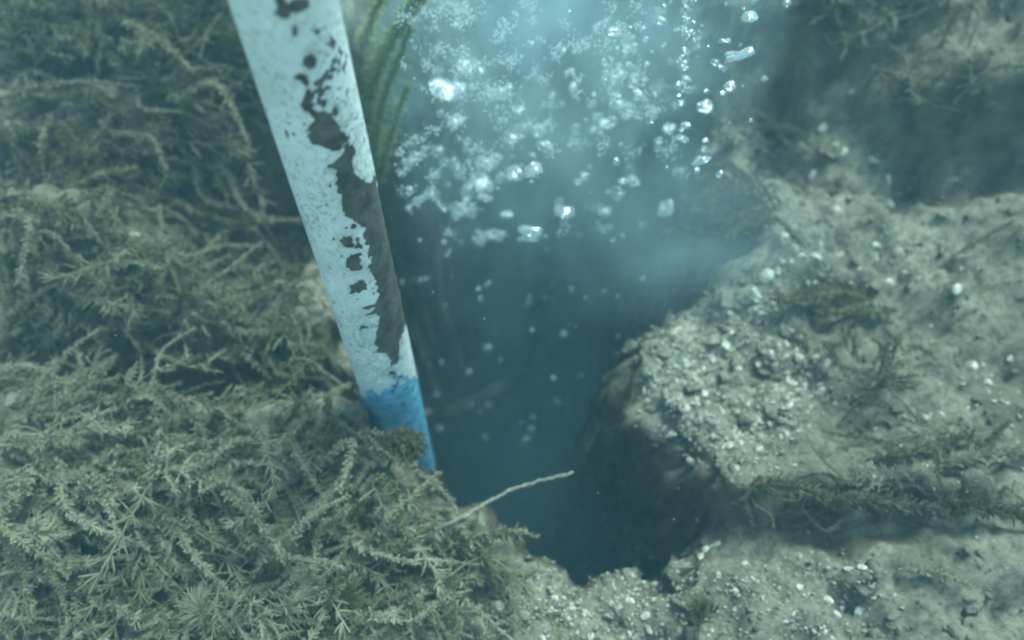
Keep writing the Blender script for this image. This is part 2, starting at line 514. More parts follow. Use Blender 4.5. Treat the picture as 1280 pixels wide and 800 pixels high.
# ------------------------------------------------------------------ water plants
def resample(pts, n):
    pts = np.asarray(pts, float)
    # Catmull-Rom through the points, then even spacing
    P = np.vstack([2 * pts[0] - pts[1], pts, 2 * pts[-1] - pts[-2]])
    out = []
    for i in range(1, len(P) - 2):
        for t in np.linspace(0, 1, 12, endpoint=False):
            a, b, c, d = P[i - 1], P[i], P[i + 1], P[i + 2]
            out.append(0.5 * (2 * b + (c - a) * t + (2 * a - 5 * b + 4 * c - d) * t * t + (3 * b - a - 3 * c + d) * t ** 3))
    out.append(P[-2]); out = np.array(out)
    L = np.concatenate([[0], np.cumsum(np.linalg.norm(np.diff(out, axis=0), axis=1))])
    s = np.linspace(0, L[-1], n)
    return np.stack([np.interp(s, L, out[:, k]) for k in range(3)], -1), L[-1]

def frames(P):
    T = np.gradient(P, axis=0); T /= np.linalg.norm(T, axis=1)[:, None] + 1e-9
    up = np.array([0.13, 0.07, 1.0])
    Sd = np.cross(T, up); Sd /= np.linalg.norm(Sd, axis=1)[:, None] + 1e-9
    return T, Sd, np.cross(Sd, T)

def tube(P, r, k=5):
    T, A, B = frames(P)
    r = np.asarray(r) * np.ones(len(P))
    a = np.linspace(0, 2 * math.pi, k, endpoint=False)
    V = P[:, None] + r[:, None, None] * (np.cos(a)[None, :, None] * A[:, None] + np.sin(a)[None, :, None] * B[:, None])
    i = np.arange(len(P) * k).reshape(len(P), k); n = np.roll(i, -1, 1)
    q = np.concatenate([np.stack([i[:-1], n[:-1], n[1:]], -1).reshape(-1, 3), np.stack([i[:-1], n[1:], i[1:]], -1).reshape(-1, 3)])
    V = V.reshape(-1, 3)
    V = np.vstack([V, P[-1] + T[-1] * r[-1]])
    e = len(V) - 1
    q = np.vstack([q, np.stack([i[-1], n[-1], np.full(k, e)], -1)])
    return V, q

def blades(O, D, W, L, wid, droop=0.0, curl=None, g=None, lite=False):
    """narrow three-piece leaves from O along D, width axis W"""
    g = nrg if g is None else g
    n = len(O)
    L = L[:, None]; wid = wid[:, None]
    lift = np.cross(D, W)
    c = (g.normal(0.0, 0.45, n) if curl is None else curl)[:, None]
    m1 = O + D * L * 0.5 + lift * L * c * 0.35
    tp = O + D * L + lift * L * c
    if lite:
        V = np.stack([O - W * wid * .35, O + W * wid * .35, tp + W * wid * .3, tp - W * wid * .3], 1)
        b = np.arange(n)[:, None] * 4
        return V.reshape(-1, 3), np.concatenate([b + np.array([[0, 1, 2]]), b + np.array([[0, 2, 3]])])
    V = np.stack([O - W * wid * .32, O + W * wid * .32, m1 - W * wid * .5, m1 + W * wid * .5, tp - W * wid * .2, tp + W * wid * .2], 1)
    b = np.arange(n)[:, None] * 6
    f = np.concatenate([b + np.array([[0, 1, 3]]), b + np.array([[0, 3, 2]]), b + np.array([[2, 3, 5]]), b + np.array([[2, 5, 4]])])
    return V.reshape(-1, 3), f

def join(parts):
    V, Fq, o = [], [], 0
    for v, f in parts:
        V.append(v); Fq.append(f + o); o += len(v)
    return np.concatenate(V), np.concatenate(Fq)

def foxtail(pts, g, leaf=0.016, step=0.0048, per=11, wid=0.0030, flat_=0.0, taper=0.55, bare=0.08, stem_r=0.0012, lean=0.85, lite=False):
    """stem with whorls of fine leaves; flat_ = 1 spreads the leaves in one plane like a feather"""
    P, L = resample(pts, 24)
    sv = tube(P, np.linspace(stem_r * 1.3, stem_r * 0.6, len(P)))
    core = tube(P, (leaf * .18) * (0.5 + 0.5 * np.sin(np.linspace(0.15, 1, len(P)) * 2.7)) * (1 + .25 * g.normal(0, 1, len(P))))
    n = max(4, int(L * (1 - bare) / step))
    s = np.linspace(bare, 1.0, n)
    Q = np.stack([np.interp(s, np.linspace(0, 1, len(P)), P[:, k]) for k in range(3)], -1)
    T, A, B = frames(Q)
    O, D, W, LL, WW = [], [], [], [], []
    for j in range(n):
        ph = g.uniform(0, 6.28)
        env = (1 - (1 - taper) * s[j] ** 2) * (0.55 + 0.45 * min(1, (s[j] - bare) * 8 + 0.3)) * g.uniform(0.75, 1.15)
        for q in range(per):
            if g.uniform() < 0.08: continue
            a = ph + q * 6.283 / per + g.normal(0, 0.25)
            if flat_ and g.uniform() < flat_: a = (0 if q % 2 else math.pi) + g.normal(0, 0.18)
            rad = math.cos(a) * A[j] + math.sin(a) * B[j]
            ln = lean + g.normal(0, 0.25) + 0.5 * max(0, s[j] - 0.75) * 4
            d = rad + T[j] * ln; d /= np.linalg.norm(d)
            w = np.cross(d, g.normal(0, 1, 3)); w /= np.linalg.norm(w) + 1e-9
            O.append(Q[j] + g.normal(0, 0.0008, 3)); D.append(d); W.append(w)
            l_ = leaf * env * g.uniform(0.5, 1.2)
            LL.append(l_); WW.append(wid * g.uniform(0.6, 1.5))
            if not lite and g.uniform() < .5:      # forked tip
                d2 = d + g.normal(0, .35, 3); d2 /= np.linalg.norm(d2)
                O.append(O[-1] + d * l_ * .5); D.append(d2); W.append(w); LL.append(l_ * .55); WW.append(wid * .8)
    bl = blades(np.array(O), np.array(D), np.array(W), np.array(LL), np.array(WW), g=g, lite=lite)
    return sv, join([bl, core]) if stem_r > .0008 else bl

def twiggy(pts, g, n_br=9, br=0.05, leaf=0.011, stem_r=0.0015, per=5):
    """branching weed: side twigs with short leaves"""
    P, L = resample(pts, 20)
    stems = [tube(P, np.linspace(stem_r * 1.3, stem_r * 0.6, 20))]; lv = []
    T, A, B = frames(P)
    for b in range(n_br):
        j = int(g.uniform(3, 19)); a = g.uniform(0, 6.28)
        d = T[j] * g.uniform(0.3, 0.9) + math.cos(a) * A[j] + abs(math.sin(a)) * B[j] * 0.5
        d /= np.linalg.norm(d); l = br * g.uniform(0.5, 1.25)
        e = P[j] + d * l; m = P[j] + d * l * .5 + g.normal(0, br * .12, 3)
        sv, bv = foxtail([P[j], m, e], g, leaf=leaf, step=0.006, per=per, stem_r=stem_r * .7, wid=0.0018, bare=0.25, lean=0.9)
        stems.append(sv); lv.append(bv)
    sv, bv = foxtail(pts, g, leaf=leaf * .8, step=0.011, per=3, stem_r=stem_r * .5, wid=0.0018)
    lv.append(bv)
    return join(stems), join(lv)

def fan(pts, g, n=16, leaf=0.05, wid=0.0023, spread=0.85, stem_r=0.0013):
    """stem ending in a spray of long narrow leaves"""
    P, L = resample(pts, 14)
    sv = tube(P, stem_r)
    T, A, B = frames(P)
    O, D, W, LL, WW = [], [], [], [], []
    for q in range(n):
        t = g.uniform(0.45, 1.0); j = min(13, int(t * 13))
        a = g.normal(0, spread * 0.6) + (1.1 - t) * (1 if q % 2 else -1) * 0.7
        d = T[j] * math.cos(a) + A[j] * math.sin(a) + B[j] * g.normal(0.1, 0.15); d /= np.linalg.norm(d)
        w = np.cross(d, B[j]) + g.normal(0, 0.3, 3); w /= np.linalg.norm(w)
        O.append(P[j]); D.append(d); W.append(w); LL.append(leaf * g.uniform(.6, 1.15)); WW.append(wid * g.uniform(.7, 1.4))
    return sv, blades(np.array(O), np.array(D), np.array(W), np.array(LL), np.array(WW), g=g)

def place_plant(name, shape, mat, label, group=None, cat="water plant", stem_mat=None, base=None):
    (sv, sf), (lv, lf) = shape
    base = np.array(base if base is not None else sv[0])
    root = link(name, None); root.location = base
    link("stem", mesh_np("stem", sv - base, sf), stem_mat or M_STEM, root)
    link("leaves", mesh_np("leaves", lv - base, lf, smooth=False), mat, root)
    return tag(root, label, cat, group)

def path(pxs, lift=0.02):
    """points on the bed under the given photo pixels, raised by lift (a list or one value)"""
    out = []
    for k, (a, b) in enumerate(pxs):
        p, n = hit(a, b)
        if k and p.z < out[0][2] - .10: p = flat(a, b, out[0][2])
        l = lift[k] if isinstance(lift, (list, tuple)) else (0.0 if k == 0 else lift)
        out.append(np.array(p + Vector((0, -0.35, 1)).normalized() * l))
    return np.array(out)

def G(seed): return np.random.default_rng(seed)

HERO_FOX = [  # pixels, lift, material, leaf, label
    ([(540, 690), (590, 672), (652, 664)], .03, M_SILTY, .019, "bushy silted shoot poking over the pit rim just below the bare stalk"),
    ([(515, 735), (580, 722), (648, 712)], .03, M_SILTY, .018, "bushy silted shoot lowest of those poking over the pit rim"),
    ([(455, 655), (510, 650), (560, 640)], .03, M_SILTY, .015, "silted shoot lying behind the root of the bare stalk"),
    ([(0, 125), (95, 122), (190, 126)], .045, M_SILTY, .010, "long straight pale shoot crossing the upper bank toward a leaf fan"),
    ([(20, 250), (90, 275), (170, 330), (215, 345)], .03, M_SILTY, .012, "drooping shoot hanging down across the pale silt hump"),
    ([(0, 712), (90, 708), (172, 704)], .04, M_PALE, .010, "straight pale horizontal stem with sparse leaves above the dark gap"),
    ([(240, 372), (290, 350), (335, 312)], .035, M_PALE, .008, "pale crooked twig slanting up toward the pole at mid bank"),
    ([(925, 606), (985, 610), (1050, 632)], .03, M_DARKW, .018, "thick foxtail shoot forming the pit end of the overhanging ridge"),
    ([(1010, 618), (1090, 628), (1180, 640)], .035, M_DARKW, .018, "thick foxtail shoot along the middle of the overhanging ridge"),
    ([(1130, 632), (1200, 634), (1290, 650)], .035, M_DARKW, .018, "thick foxtail shoot at the outer end of the overhanging ridge"),
    ([(1080, 575), (1130, 568), (1200, 545)], .025, M_DARKW, .014, "dark foxtail shoot lying just above the overhanging ridge"),
    ([(1160, 585), (1220, 570), (1290, 560)], .025, M_SILTY, .014, "dusty foxtail shoot running off the frame above the ridge"),
    ([(1120, 712), (1160, 715), (1200, 728)], .015, M_SILTY, .009, "small flat sprig half buried in the pale lower slope"),
    ([(1170, 335), (1205, 312), (1248, 288)], .035, M_GREEN, .009, "stiff narrow sprig pointing up the slope beside the standing shell"),
    ([(1090, 378), (1040, 372), (965, 384)], .03, M_GREEN, .020, "feathery green spray spread across the slope above the shell patch"),
    ([(1000, 385), (1050, 395), (1110, 392)], .02, M_GREEN, .015, "short green spray lying under the feathery spray"),
    ([(160, 640), (168, 600), (172, 575)], .06, M_PALE, .010, "pale upright shoot standing over the lower bank"),
    ([(60, 640), (85, 610), (100, 590)], .05, M_PALE, .010, "pale stubby shoot at the frame's edge on the lower bank"),
    ([(205, 690), (215, 660), (240, 640)], .05, M_PALE, .012, "pale leafy tip standing beside the dark gap"),
    ([(0, 505), (70, 498), (150, 505)], .03, M_SILTY, .014, "silted shoot lying on the outer end of the lit ledge"),
    ([(120, 520), (200, 505), (300, 512)], .03, M_SILTY, .013, "silted shoot lying along the middle of the lit ledge"),
    ([(1255, 60), (1200, 85), (1130, 130)], .035, M_SILTY, .009, "thin tangled shoot draped down the upper silt mound"),
    ([(1290, 85), (1225, 100), (1180, 140)], .035, M_SILTY, .009, "thin tangled shoot on the outer side of the upper silt mound"),
    ([(1140, 95), (1110, 130), (1185, 150)], .03, M_SILTY, .008, "thin curled shoot at the foot of the upper silt mound"),
    ([(925, 95), (932, 70), (930, 40)], .04, M_DARKW, .008, "wispy strand hanging off the pit wall behind the bubbles"),
]
for k, (pxs, lift, m, leaf, lab) in enumerate(HERO_FOX):
    fl = 0.8 if "feathery" in lab or "spray" in lab else 0.0
    st = 0.006 if leaf < 0.012 else 0.0048
    sh = foxtail(path(pxs, [0.005] + [lift] * (len(pxs) - 1)), G(100 + k), leaf=leaf, step=st, per=(8 if leaf < .012 else 13), flat_=fl,
                 stem_r=0.0022 if leaf < .012 else 0.0014)
    place_plant("water_plant", sh, m, lab, "single water plants with a look of their own")

HERO_FAN = [
    ([(180, 195), (200, 180), (225, 170)], .04, M_PALE, .040, 18, "leaf fan spread open beside the dark hollow of the upper bank"),
    ([(110, 185), (130, 150), (140, 130)], .05, M_SILTY, .035, 12, "upright leaf tuft rising from the long straight shoot"),
    ([(345, 790), (370, 760), (400, 725)], .04, M_PALE, .055, 26, "large pale spreading leaf spray at the bottom edge"),
    ([(430, 790), (440, 760), (445, 730)], .04, M_GREEN, .05, 26, "greener leaf spray beside the large pale spray at the bottom edge"),
    ([(285, 790), (270, 765), (262, 745)], .04, M_PALE, .05, 22, "pale leaf spray bordering the dark gap at the bottom edge"),
    ([(870, 800), (868, 775), (866, 750)], .03, M_GREEN, .04, 26, "fuzzy green tuft growing on the pale bottom slope"),
    ([(1050, 30), (1060, 20), (1080, 5)], .05, M_GREEN, .05, 24, "rounded green clump on top of the far bank"),
    ([(1140, 30), (1150, 20), (1165, 8)], .05, M_DARKW, .045, 16, "dark star-shaped tuft on the far bank"),
    ([(40, 640), (60, 660), (95, 668)], .04, M_PALE, .05, 24, "pale green leaf spray fanning out at the frame's lower side"),
]
for k, (pxs, lift, m, leaf, n, lab) in enumerate(HERO_FAN):
    place_plant("leaf_fan_plant", fan(path(pxs, [0.005, lift, lift * 1.2]), G(200 + k), n=n * 7, leaf=leaf * .5, wid=.0021, spread=1.7), m, lab, "single water plants with a look of their own")

HERO_TWIG = [
    ([(1045, 535), (1075, 490), (1110, 455), (1120, 440)], .03, M_DARKW, "dark branching weed sprawling on the slope beside the shell patch"),
    ([(1150, 530), (1110, 500), (1060, 455), (1040, 425)], .03, M_DARKW, "dark arched weed branch above the sprawling weed"),
    ([(330, 140), (270, 95), (235, 65), (225, 10)], .04, M_SILTY, "bare branching stick rising from the dusty clump by the pole"),
    ([(0, 60), (60, 40), (120, 70), (185, 60)], .04, M_SILTY, "branching weed along the top corner of the bank"),
]
for k, (pxs, lift, m, lab) in enumerate(HERO_TWIG):
    place_plant("branching_weed", twiggy(path(pxs, lift), G(300 + k), n_br=14, br=.055), m, lab, "single water plants with a look of their own")

# hazy green plants behind the pole's top
for k, (ax_, ay_, bx_, by_, cx_, cy_) in enumerate([(462, 215, 478, 130, 512, 40), (455, 150, 480, 70, 528, 0), (458, 100, 490, 40, 540, -30), (468, 240, 488, 170, 508, 110), (452, 60, 470, 10, 500, -40)]):
    h0, _ = hit(ax_, ay_)
    y0 = min(h0.y, 1.05)
    pts = [np.array(h0), np.array(on_y(bx_, by_, y0 - .06)), np.array(on_y(cx_, cy_, y0 - .08))]
    place_plant("water_plant", foxtail(pts, G(330 + k), leaf=.018, step=.0055, per=12, stem_r=.0014), M_LUSH,
                ["tall", "slanting", "highest", "lowest", "half hidden"][k] + " yellowish green plant seen through haze beside the pole's top", "single water plants with a look of their own")

# bare curved stalk out over the pit
b0, _ = hit(540, 668); b0 = b0 + Vector((0, -.2, 1)).normalized() * .022
tipz = 1.02
pts = [np.array(b0), np.array(at(580, 645, (b0 - CP).dot(FWD) - .005)), np.array(at(640, 612, 1.02)), np.array(at(716, 591, 1.03))]
P, L = resample(pts, 40)
rr = np.linspace(0.0036, 0.0022, 40) * (1 + 0.16 * nrg.normal(0, 1, 40)); rr[::9] *= 1.35; P = P + nrg.normal(0, .0007, P.shape)
sv = tube(P, rr, 8)
stalk = link("bare_stalk", mesh_np("bare_stalk", sv[0] - P[0], sv[1]), M_STALK); stalk.location = P[0]
tag(stalk, "thin bare curved stalk reaching out over the dark pit", "stalk")

# green algae at the pole's foot
def algae(px, py, depth, rad, n, seed, label, foot):
    g = G(seed); cen = np.array(at(px, py, depth))
    d = g.normal(0, 1, (n, 3)); d /= np.linalg.norm(d, axis=1)[:, None]
    O = cen + d * np.array(rad) * (g.uniform(.1, 1, (n, 1)) ** .6)
    dd = d + g.normal(0, .8, (n, 3)); dd /= np.linalg.norm(dd, axis=1)[:, None]
    W = np.cross(dd, g.normal(0, 1, (n, 3))); W /= np.linalg.norm(W, axis=1)[:, None]
    bl = blades(O, dd, W, .010 * g.uniform(.5, 1.4, n), .0021 * g.uniform(.6, 1.4, n), g=g)
    hb, _ = hit(*foot)
    st = tube(resample([np.array(hb) - [0, 0, .01], (np.array(hb) + cen) / 2, cen], 10)[0], .003)
    place_plant("algae_tuft", (st, bl), M_ALGAE, label, None, cat="algae")
M_ALGAE = mat_plant("algae", (0.17, 0.16, 0.09), (0.075, 0.085, 0.035), 0.66)
algae(503, 556, 1.00, (.030, .020, .018), 1500, 400, "dark green algae tuft in front of the pole's blue end", (480, 590))

# reusable shoots for the beds
VAR = []
for k in range(16):
    g = G(500 + k); L = g.uniform(.11, .22)
    pts = np.array([[0, 0, 0], [L * .3, g.normal(0, .015), L * g.uniform(.08, .20)], [L * .65, g.normal(0, .03), L * g.uniform(.10, .28)], [L, g.normal(0, .04), L * g.uniform(.02, .26)]])
    if k % 8 == 3: sh = twiggy(pts, g, n_br=12, br=.045)
    elif k % 8 == 6: sh = fan(pts, g, n=60, leaf=.026, wid=.0022, spread=1.3)
    else: sh = foxtail(pts, g, leaf=g.uniform(.0075, .0125), step=g.uniform(.0038, .0046), per=int(g.integers(9, 13)), wid=.0030, flat_=(.75 if k % 2 else 0), lite=True, taper=g.uniform(.35, .7))
    VAR.append(sh)
VMESH = {}
def var_mesh(k, mat):
    if (k, mat.name) not in VMESH:
        (sv, sf), (lv, lf) = VAR[k]
        ms = mesh_np("stem", sv, sf); ms.materials.append(M_STEM)
        ml = mesh_np("leaves", lv, lf, smooth=False); ml.materials.append(mat)
        VMESH[(k, mat.name)] = (ms, ml)
    return VMESH[(k, mat.name)]

def shoot_matrix(loc, nor, yaw, scale, tilt=0.0):
    x = Vector((math.cos(yaw), math.sin(yaw), 0)); x = (x - nor * x.dot(nor)).normalized()
    x = (x + nor * tilt).normalized()
    y = nor.cross(x).normalized(); z = x.cross(y)
    M = Matrix((x, y, z)).transposed().to_4x4()
    return Matrix.Translation(loc + nor * 0.004) @ M @ Matrix.Scale(scale, 4)

ZONES = [  # polygon in photo pixels, individuals, mass shoots, yaw centre/spread, materials, label, group
    ([(0, 0), (290, 0), (340, 120), (240, 190), (0, 200)], 46, 290, -20, 70, [M_SILTY, M_SILTY, M_GREEN], "dusty water plant shoot in the upper bank tangle beside the pole's top", "shoots of the upper bank"),
    ([(0, 200), (200, 200), (330, 300), (400, 440), (0, 330)], 30, 160, -30, 60, [M_SILTY, M_GREEN], "dusty shoot between the pale silt hump and the pole", "shoots round the silt hump"),
    ([(0, 330), (400, 440), (450, 480), (400, 500), (0, 480)], 40, 280, -15, 60, [M_SILTY, M_SILTY, M_GREEN], "dusty shoot hanging over the dark band across the mid bank", "shoots above the dark band"),
    ([(0, 485), (440, 500), (540, 590), (520, 640), (0, 600)], 50, 320, 10, 60, [M_SILTY, M_PALE], "pale dusty shoot on the lit ledge under the dark band", "shoots on the lit ledge"),
    ([(0, 600), (520, 640), (600, 680), (540, 750), (450, 810), (0, 810)], 66, 420, 20, 70, [M_PALE, M_SILTY, M_PALE, M_GREEN], "pale dusty shoot of the bottom thicket in front of the ledge", "shoots of the bottom thicket"),
    ([(450, 0), (540, 0), (530, 60), (500, 180), (470, 200)], 12, 40, -60, 50, [M_GREEN], "hazy green shoot on the bank behind the pole", "shoots behind the pole"),
    ([(905, 0), (1280, -40), (1280, -20), (1090, 30), (1030, 130), (930, 230), (905, 200)], 36, 260, 200, 70, [M_DARKW, M_GREEN, M_SILTY], "dim weed shoot on the shadowed bank behind the bubbles", "weeds of the shadowed far bank"),
    ([(1140, 100), (1280, 60), (1280, 120), (1180, 140), (1120, 125)], 14, 22, 220, 60, [M_SILTY, M_DARKW], "fine weed shoot matted on the upper silt mound", "weeds matted on the silt mound"),
    ([(945, 600), (1100, 620), (1280, 620), (1280, 670), (1100, 645), (940, 630)], 18, 70, 190, 50, [M_DARKW, M_SILTY], "matted weed shoot on the overhanging ridge", "weeds matted on the ridge"),
    ([(1120, 550), (1280, 510), (1280, 570), (1110, 590)], 8, 22, 200, 50, [M_SILTY, M_DARKW], "loose weed shoot on the slope above the ridge", "weeds above the ridge"),
    ([(912, 130), (1000, 180), (985, 290), (925, 300)], 14, 130, 210, 60, [M_DARKW], "brown weed hanging off the pit wall", "weeds hanging off the pit wall"),
    ([(1010, 250), (1280, 240), (1280, 440), (1140, 540), (1040, 560), (900, 580), (930, 400)], 0, 110, 200, 90, [M_DARKW, M_SILTY], "loose weed scrap on the open slope", "weed scraps"),
    ([(325, 295), (405, 310), (445, 430), (350, 430)], 6, 70, -30, 60, [M_SILTY, M_GREEN], "dusty shoot behind the pole's worn patch", "shoots behind the worn patch"),
    ([(395, 470), (465, 475), (480, 560), (410, 560)], 4, 60, -40, 60, [M_GREEN, M_SILTY], "olive shoot at the pole's foot", "shoots at the pole's foot"),
    ([(1200, 680), (1280, 680), (1280, 760), (1220, 740)], 5, 14, 190, 40, [M_SILTY], "weed shoot at the frame's side below the ridge", "weeds below the ridge"),
]
def rand_in(poly, g):
    xs = [p[0] for p in poly]; ys = [p[1] for p in poly]
    while True:
        a, b = g.uniform(min(xs), max(xs)), g.uniform(min(ys), max(ys))
        if poly_sd(np.array([a]), np.array([b]), poly)[0] > 0: return a, b

HOLLOWS = [(310, 215, 80, 60), (280, 474, 170, 22), (60, 460, 80, 22), (205, 728, 40, 35), (120, 60, 60, 18), (60, 215, 70, 18), (110, 285, 100, 28), (1200, 195, 90, 30)]
g = G(900)
mass_by_mat = {}
for zi, (poly, n_ind, n_mass, yc, ys, mats, lab, grp) in enumerate(ZONES):
    for q in range(n_ind + n_mass):
        a, b = rand_in(poly, g)
        loc, nor = hit(a + g.normal(0, 14), b + g.normal(0, 14))
        nor = (nor + Vector((0, 0, .6))).normalized()
        # patchiness: leave the hollows bare
        if vnoise(np.array([loc.x * 7]), np.array([loc.y * 7]), seed=12)[0] < (-0.95 if zi < 6 else -0.2): continue
        if any(((a - ha) / hr) ** 2 + ((b - hb_) / hs) ** 2 < 1 and g.uniform() < .85 for ha, hb_, hr, hs in HOLLOWS): continue
        k = int(g.integers(0, 16)); m = mats[int(g.integers(0, len(mats)))]
        if q >= n_ind and zi < 5: m = ([M_SILTY, M_PALE, M_SILTY, M_GREEN] if zi in (3, 4) else [M_GREEN, M_GREEN, M_DARKW, M_SILTY] if zi == 0 else [M_GREEN, M_SILTY, M_SILTY, M_SILTY])[int(g.integers(0, 4))]
        yaw = R(yc + 75 * float(fbm(np.array([loc.x * 3.2]), np.array([loc.y * 3.2]), o=2, seed=41)[0]) + g.normal(0, 20)); sc = (g.uniform(.7, 1.2) if q < n_ind else g.uniform(.5, .95)) * (1.0 if zi == 6 else 0.7 if zi in (12, 13) else 0.75 if zi == 10 else 0.30 if zi == 11 else 0.48 if zi > 6 else 1.0)
        ln = .20 * sc
        dirx, diry = math.cos(yaw), math.sin(yaw)
        sdv = poly_sd(np.array([loc.x, loc.x + dirx * ln]), np.array([loc.y, loc.y + diry * ln]), PIT)
        if zi not in (5, 6, 10) and (sdv[0] > -0.035 or sdv[1] > -0.02): continue
        ta, tb = pix(loc + Vector((dirx * ln, diry * ln, .03)))
        if (475 < ta < 660 and 465 < tb < 628) or (475 < a < 570 and 465 < b < 600): continue
        loc = loc + nor * (g.uniform(-.004, .016) if q < n_ind else g.uniform(-.016, .002))
        M = shoot_matrix(loc, nor, yaw, sc, g.normal(0.0, .12) if zi < 6 else g.normal(-.04, .07))
        if q < n_ind:
            ms, ml = var_mesh(k, m)
            root = link("water_plant", None); root.matrix_world = M
            link("stem", ms, None, root); link("leaves", ml, None, root)
            tag(root, lab, "water plant", grp)
        else:
            (sv, sf), (lv, lf) = VAR[k]
            MM = np.array(M @ Matrix.Scale(.85, 4))
            for (v_, f_), nm in (((sv, sf), m), ((lv, lf), m)):
                mass_by_mat.setdefault(nm.name, []).append((v_ @ MM[:3, :3].T + MM[:3, 3], f_))
for q in range(620):
    x_, y_ = g.uniform(-1.05, -.12), g.uniform(.18, 1.25)
    loc, nor = drop(x_, y_)
    yaw = R(-10 + 75 * float(fbm(np.array([loc.x * 3.2]), np.array([loc.y * 3.2]), o=2, seed=41)[0]) + g.normal(0, 25)); sc = g.uniform(.5, .85); ln = .2 * sc
    sdv = poly_sd(np.array([x_, x_ + math.cos(yaw) * ln]), np.array([y_, y_ + math.sin(yaw) * ln]), PIT)
    if sdv[0] > -.03 or sdv[1] > -.015: continue
    a, b = pix(loc); ta, tb = pix(loc + Vector((math.cos(yaw) * ln, math.sin(yaw) * ln, .03)))
    if (475 < ta < 660 and 465 < tb < 628) or (475 < a < 570 and 465 < b < 600): continue
    if any(((a - ha) / hr) ** 2 + ((b - hb_) / hs) ** 2 < 1 for ha, hb_, hr, hs in HOLLOWS): continue
    nor = (nor + Vector((0, 0, .6))).normalized()
    k = int(g.integers(0, 16)); m = ([M_SILTY, M_SILTY, M_PALE] if y_ < .62 else [M_SILTY, M_GREEN, M_DARKW] if y_ > .85 else [M_SILTY, M_SILTY, M_GREEN])[int(g.integers(0, 3))]
    MM = np.array(shoot_matrix(loc - nor * g.uniform(0, .008), nor, yaw, sc, g.normal(0, .1)))
    for v_, f_ in VAR[k]: mass_by_mat.setdefault(m.name, []).append((v_ @ MM[:3, :3].T + MM[:3, 3], f_))
MATS = {m.name: m for m in (M_SILTY, M_GREEN, M_DARKW, M_PALE)}
MASSLAB = {"silted_leaf": "matted dusty undergrowth filling the banks", "green_leaf": "matted greener undergrowth low on the banks",
           "brown_weed": "matted brown weed on the slope and far bank", "pale_leaf": "matted pale undergrowth of the near thicket"}
for nm, parts in mass_by_mat.items():
    v, f = join(parts)
    o = link("undergrowth", mesh_np("undergrowth", v, f, smooth=False), MATS[nm])
    tag(o, MASSLAB[nm], "undergrowth", kind="stuff")

# ------------------------------------------------------------------ shells, pebbles, grit
def shell_mesh(seed):
    """cupped half shell with growth ridges"""
    g = G(seed); nr, na = 6, 14
    V = []; asp = g.uniform(.65, .95)
    for i in range(nr + 1):
        r = i / nr
        for j in range(na):
            a = j / na * 2 * math.pi
            x = r * math.cos(a) * asp * (1 + .06 * math.sin(3 * a + seed)); y = r * math.sin(a) + (1 - r) * -.55
            z = .48 * (1 - r ** 2.2) + .02 * math.cos(i * 3.14)
            V.append((x, y, z))
    V = np.array(V); inner = V * np.array([.93, .93, .85]); inner[:, 2] -= .03
    i = np.arange((nr + 1) * na).reshape(nr + 1, na); n = np.roll(i, -1, 1)
    q = np.stack([i[:-1], i[1:], n[1:], n[:-1]], -1).reshape(-1, 4)
    o = len(V)
    rim = np.stack([i[-1], i[-1] + o, n[-1] + o, n[-1]], -1)
    return mesh_np("shell", np.vstack([V, inner]), np.vstack([q, q[:, ::-1] + o, rim]))

def stone_np(seed, sub=2):
    import bmesh
    bm = bmesh.new(); bmesh.ops.create_icosphere(bm, subdivisions=sub, radius=1)
    V = np.array([v.co[:] for v in bm.verts]); Fc = np.array([[v.index for v in f.verts] for f in bm.faces]); bm.free()
    g = G(seed)
    V = V * (1 + .34 * fbm(V[:, 0] * 1.6 + seed, V[:, 1] * 1.6, V[:, 2] * 1.6, 4, seed))[:, None] * np.array([1, g.uniform(.5, .9), g.uniform(.28, .5)])
    return V, Fc

SHELLS = [shell_mesh(600 + k) for k in range(5)]
STONES = [mesh_np("pebble", *stone_np(620 + k)) for k in range(5)]
for m in SHELLS: m.materials.append(M_SHELL)
def chip_np(seed):
    V, Fc = stone_np(seed, 2)
    V = V * (1 + .30 * fbm(V[:, 0] * 3.1 + seed, V[:, 1] * 3.1, V[:, 2] * 3.1, 2, seed + 5))[:, None]
    return V, Fc
PALE_ST = [mesh_np("pebble", *chip_np(640 + k), smooth=False) for k in range(6)]
for m in STONES: m.materials.append(M_STONE)
for m in PALE_ST: m.materials.append(M_SHELL)

def put_small(name, me, px, py, size_px, g, label, cat, group, sink=.25, upright=0.0):
    loc, nor = hit(px, py)
    depth = (loc - CP).dot(FWD); s = size_px / 2 * depth / F
    o = link(name, me)
    up = (nor + Vector((g.normal(0, .45), g.normal(0, .45) - upright, .3))).normalized()
    q = up.to_track_quat('Z', 'Y')
    o.matrix_world = Matrix.Translation(loc + nor * s * (.22 - sink)) @ q.to_matrix().to_4x4() @ Matrix.Rotation(g.uniform(0, 6.28), 4, 'Z') @ Matrix.Scale(s, 4)
    return tag(o, label, cat, group)

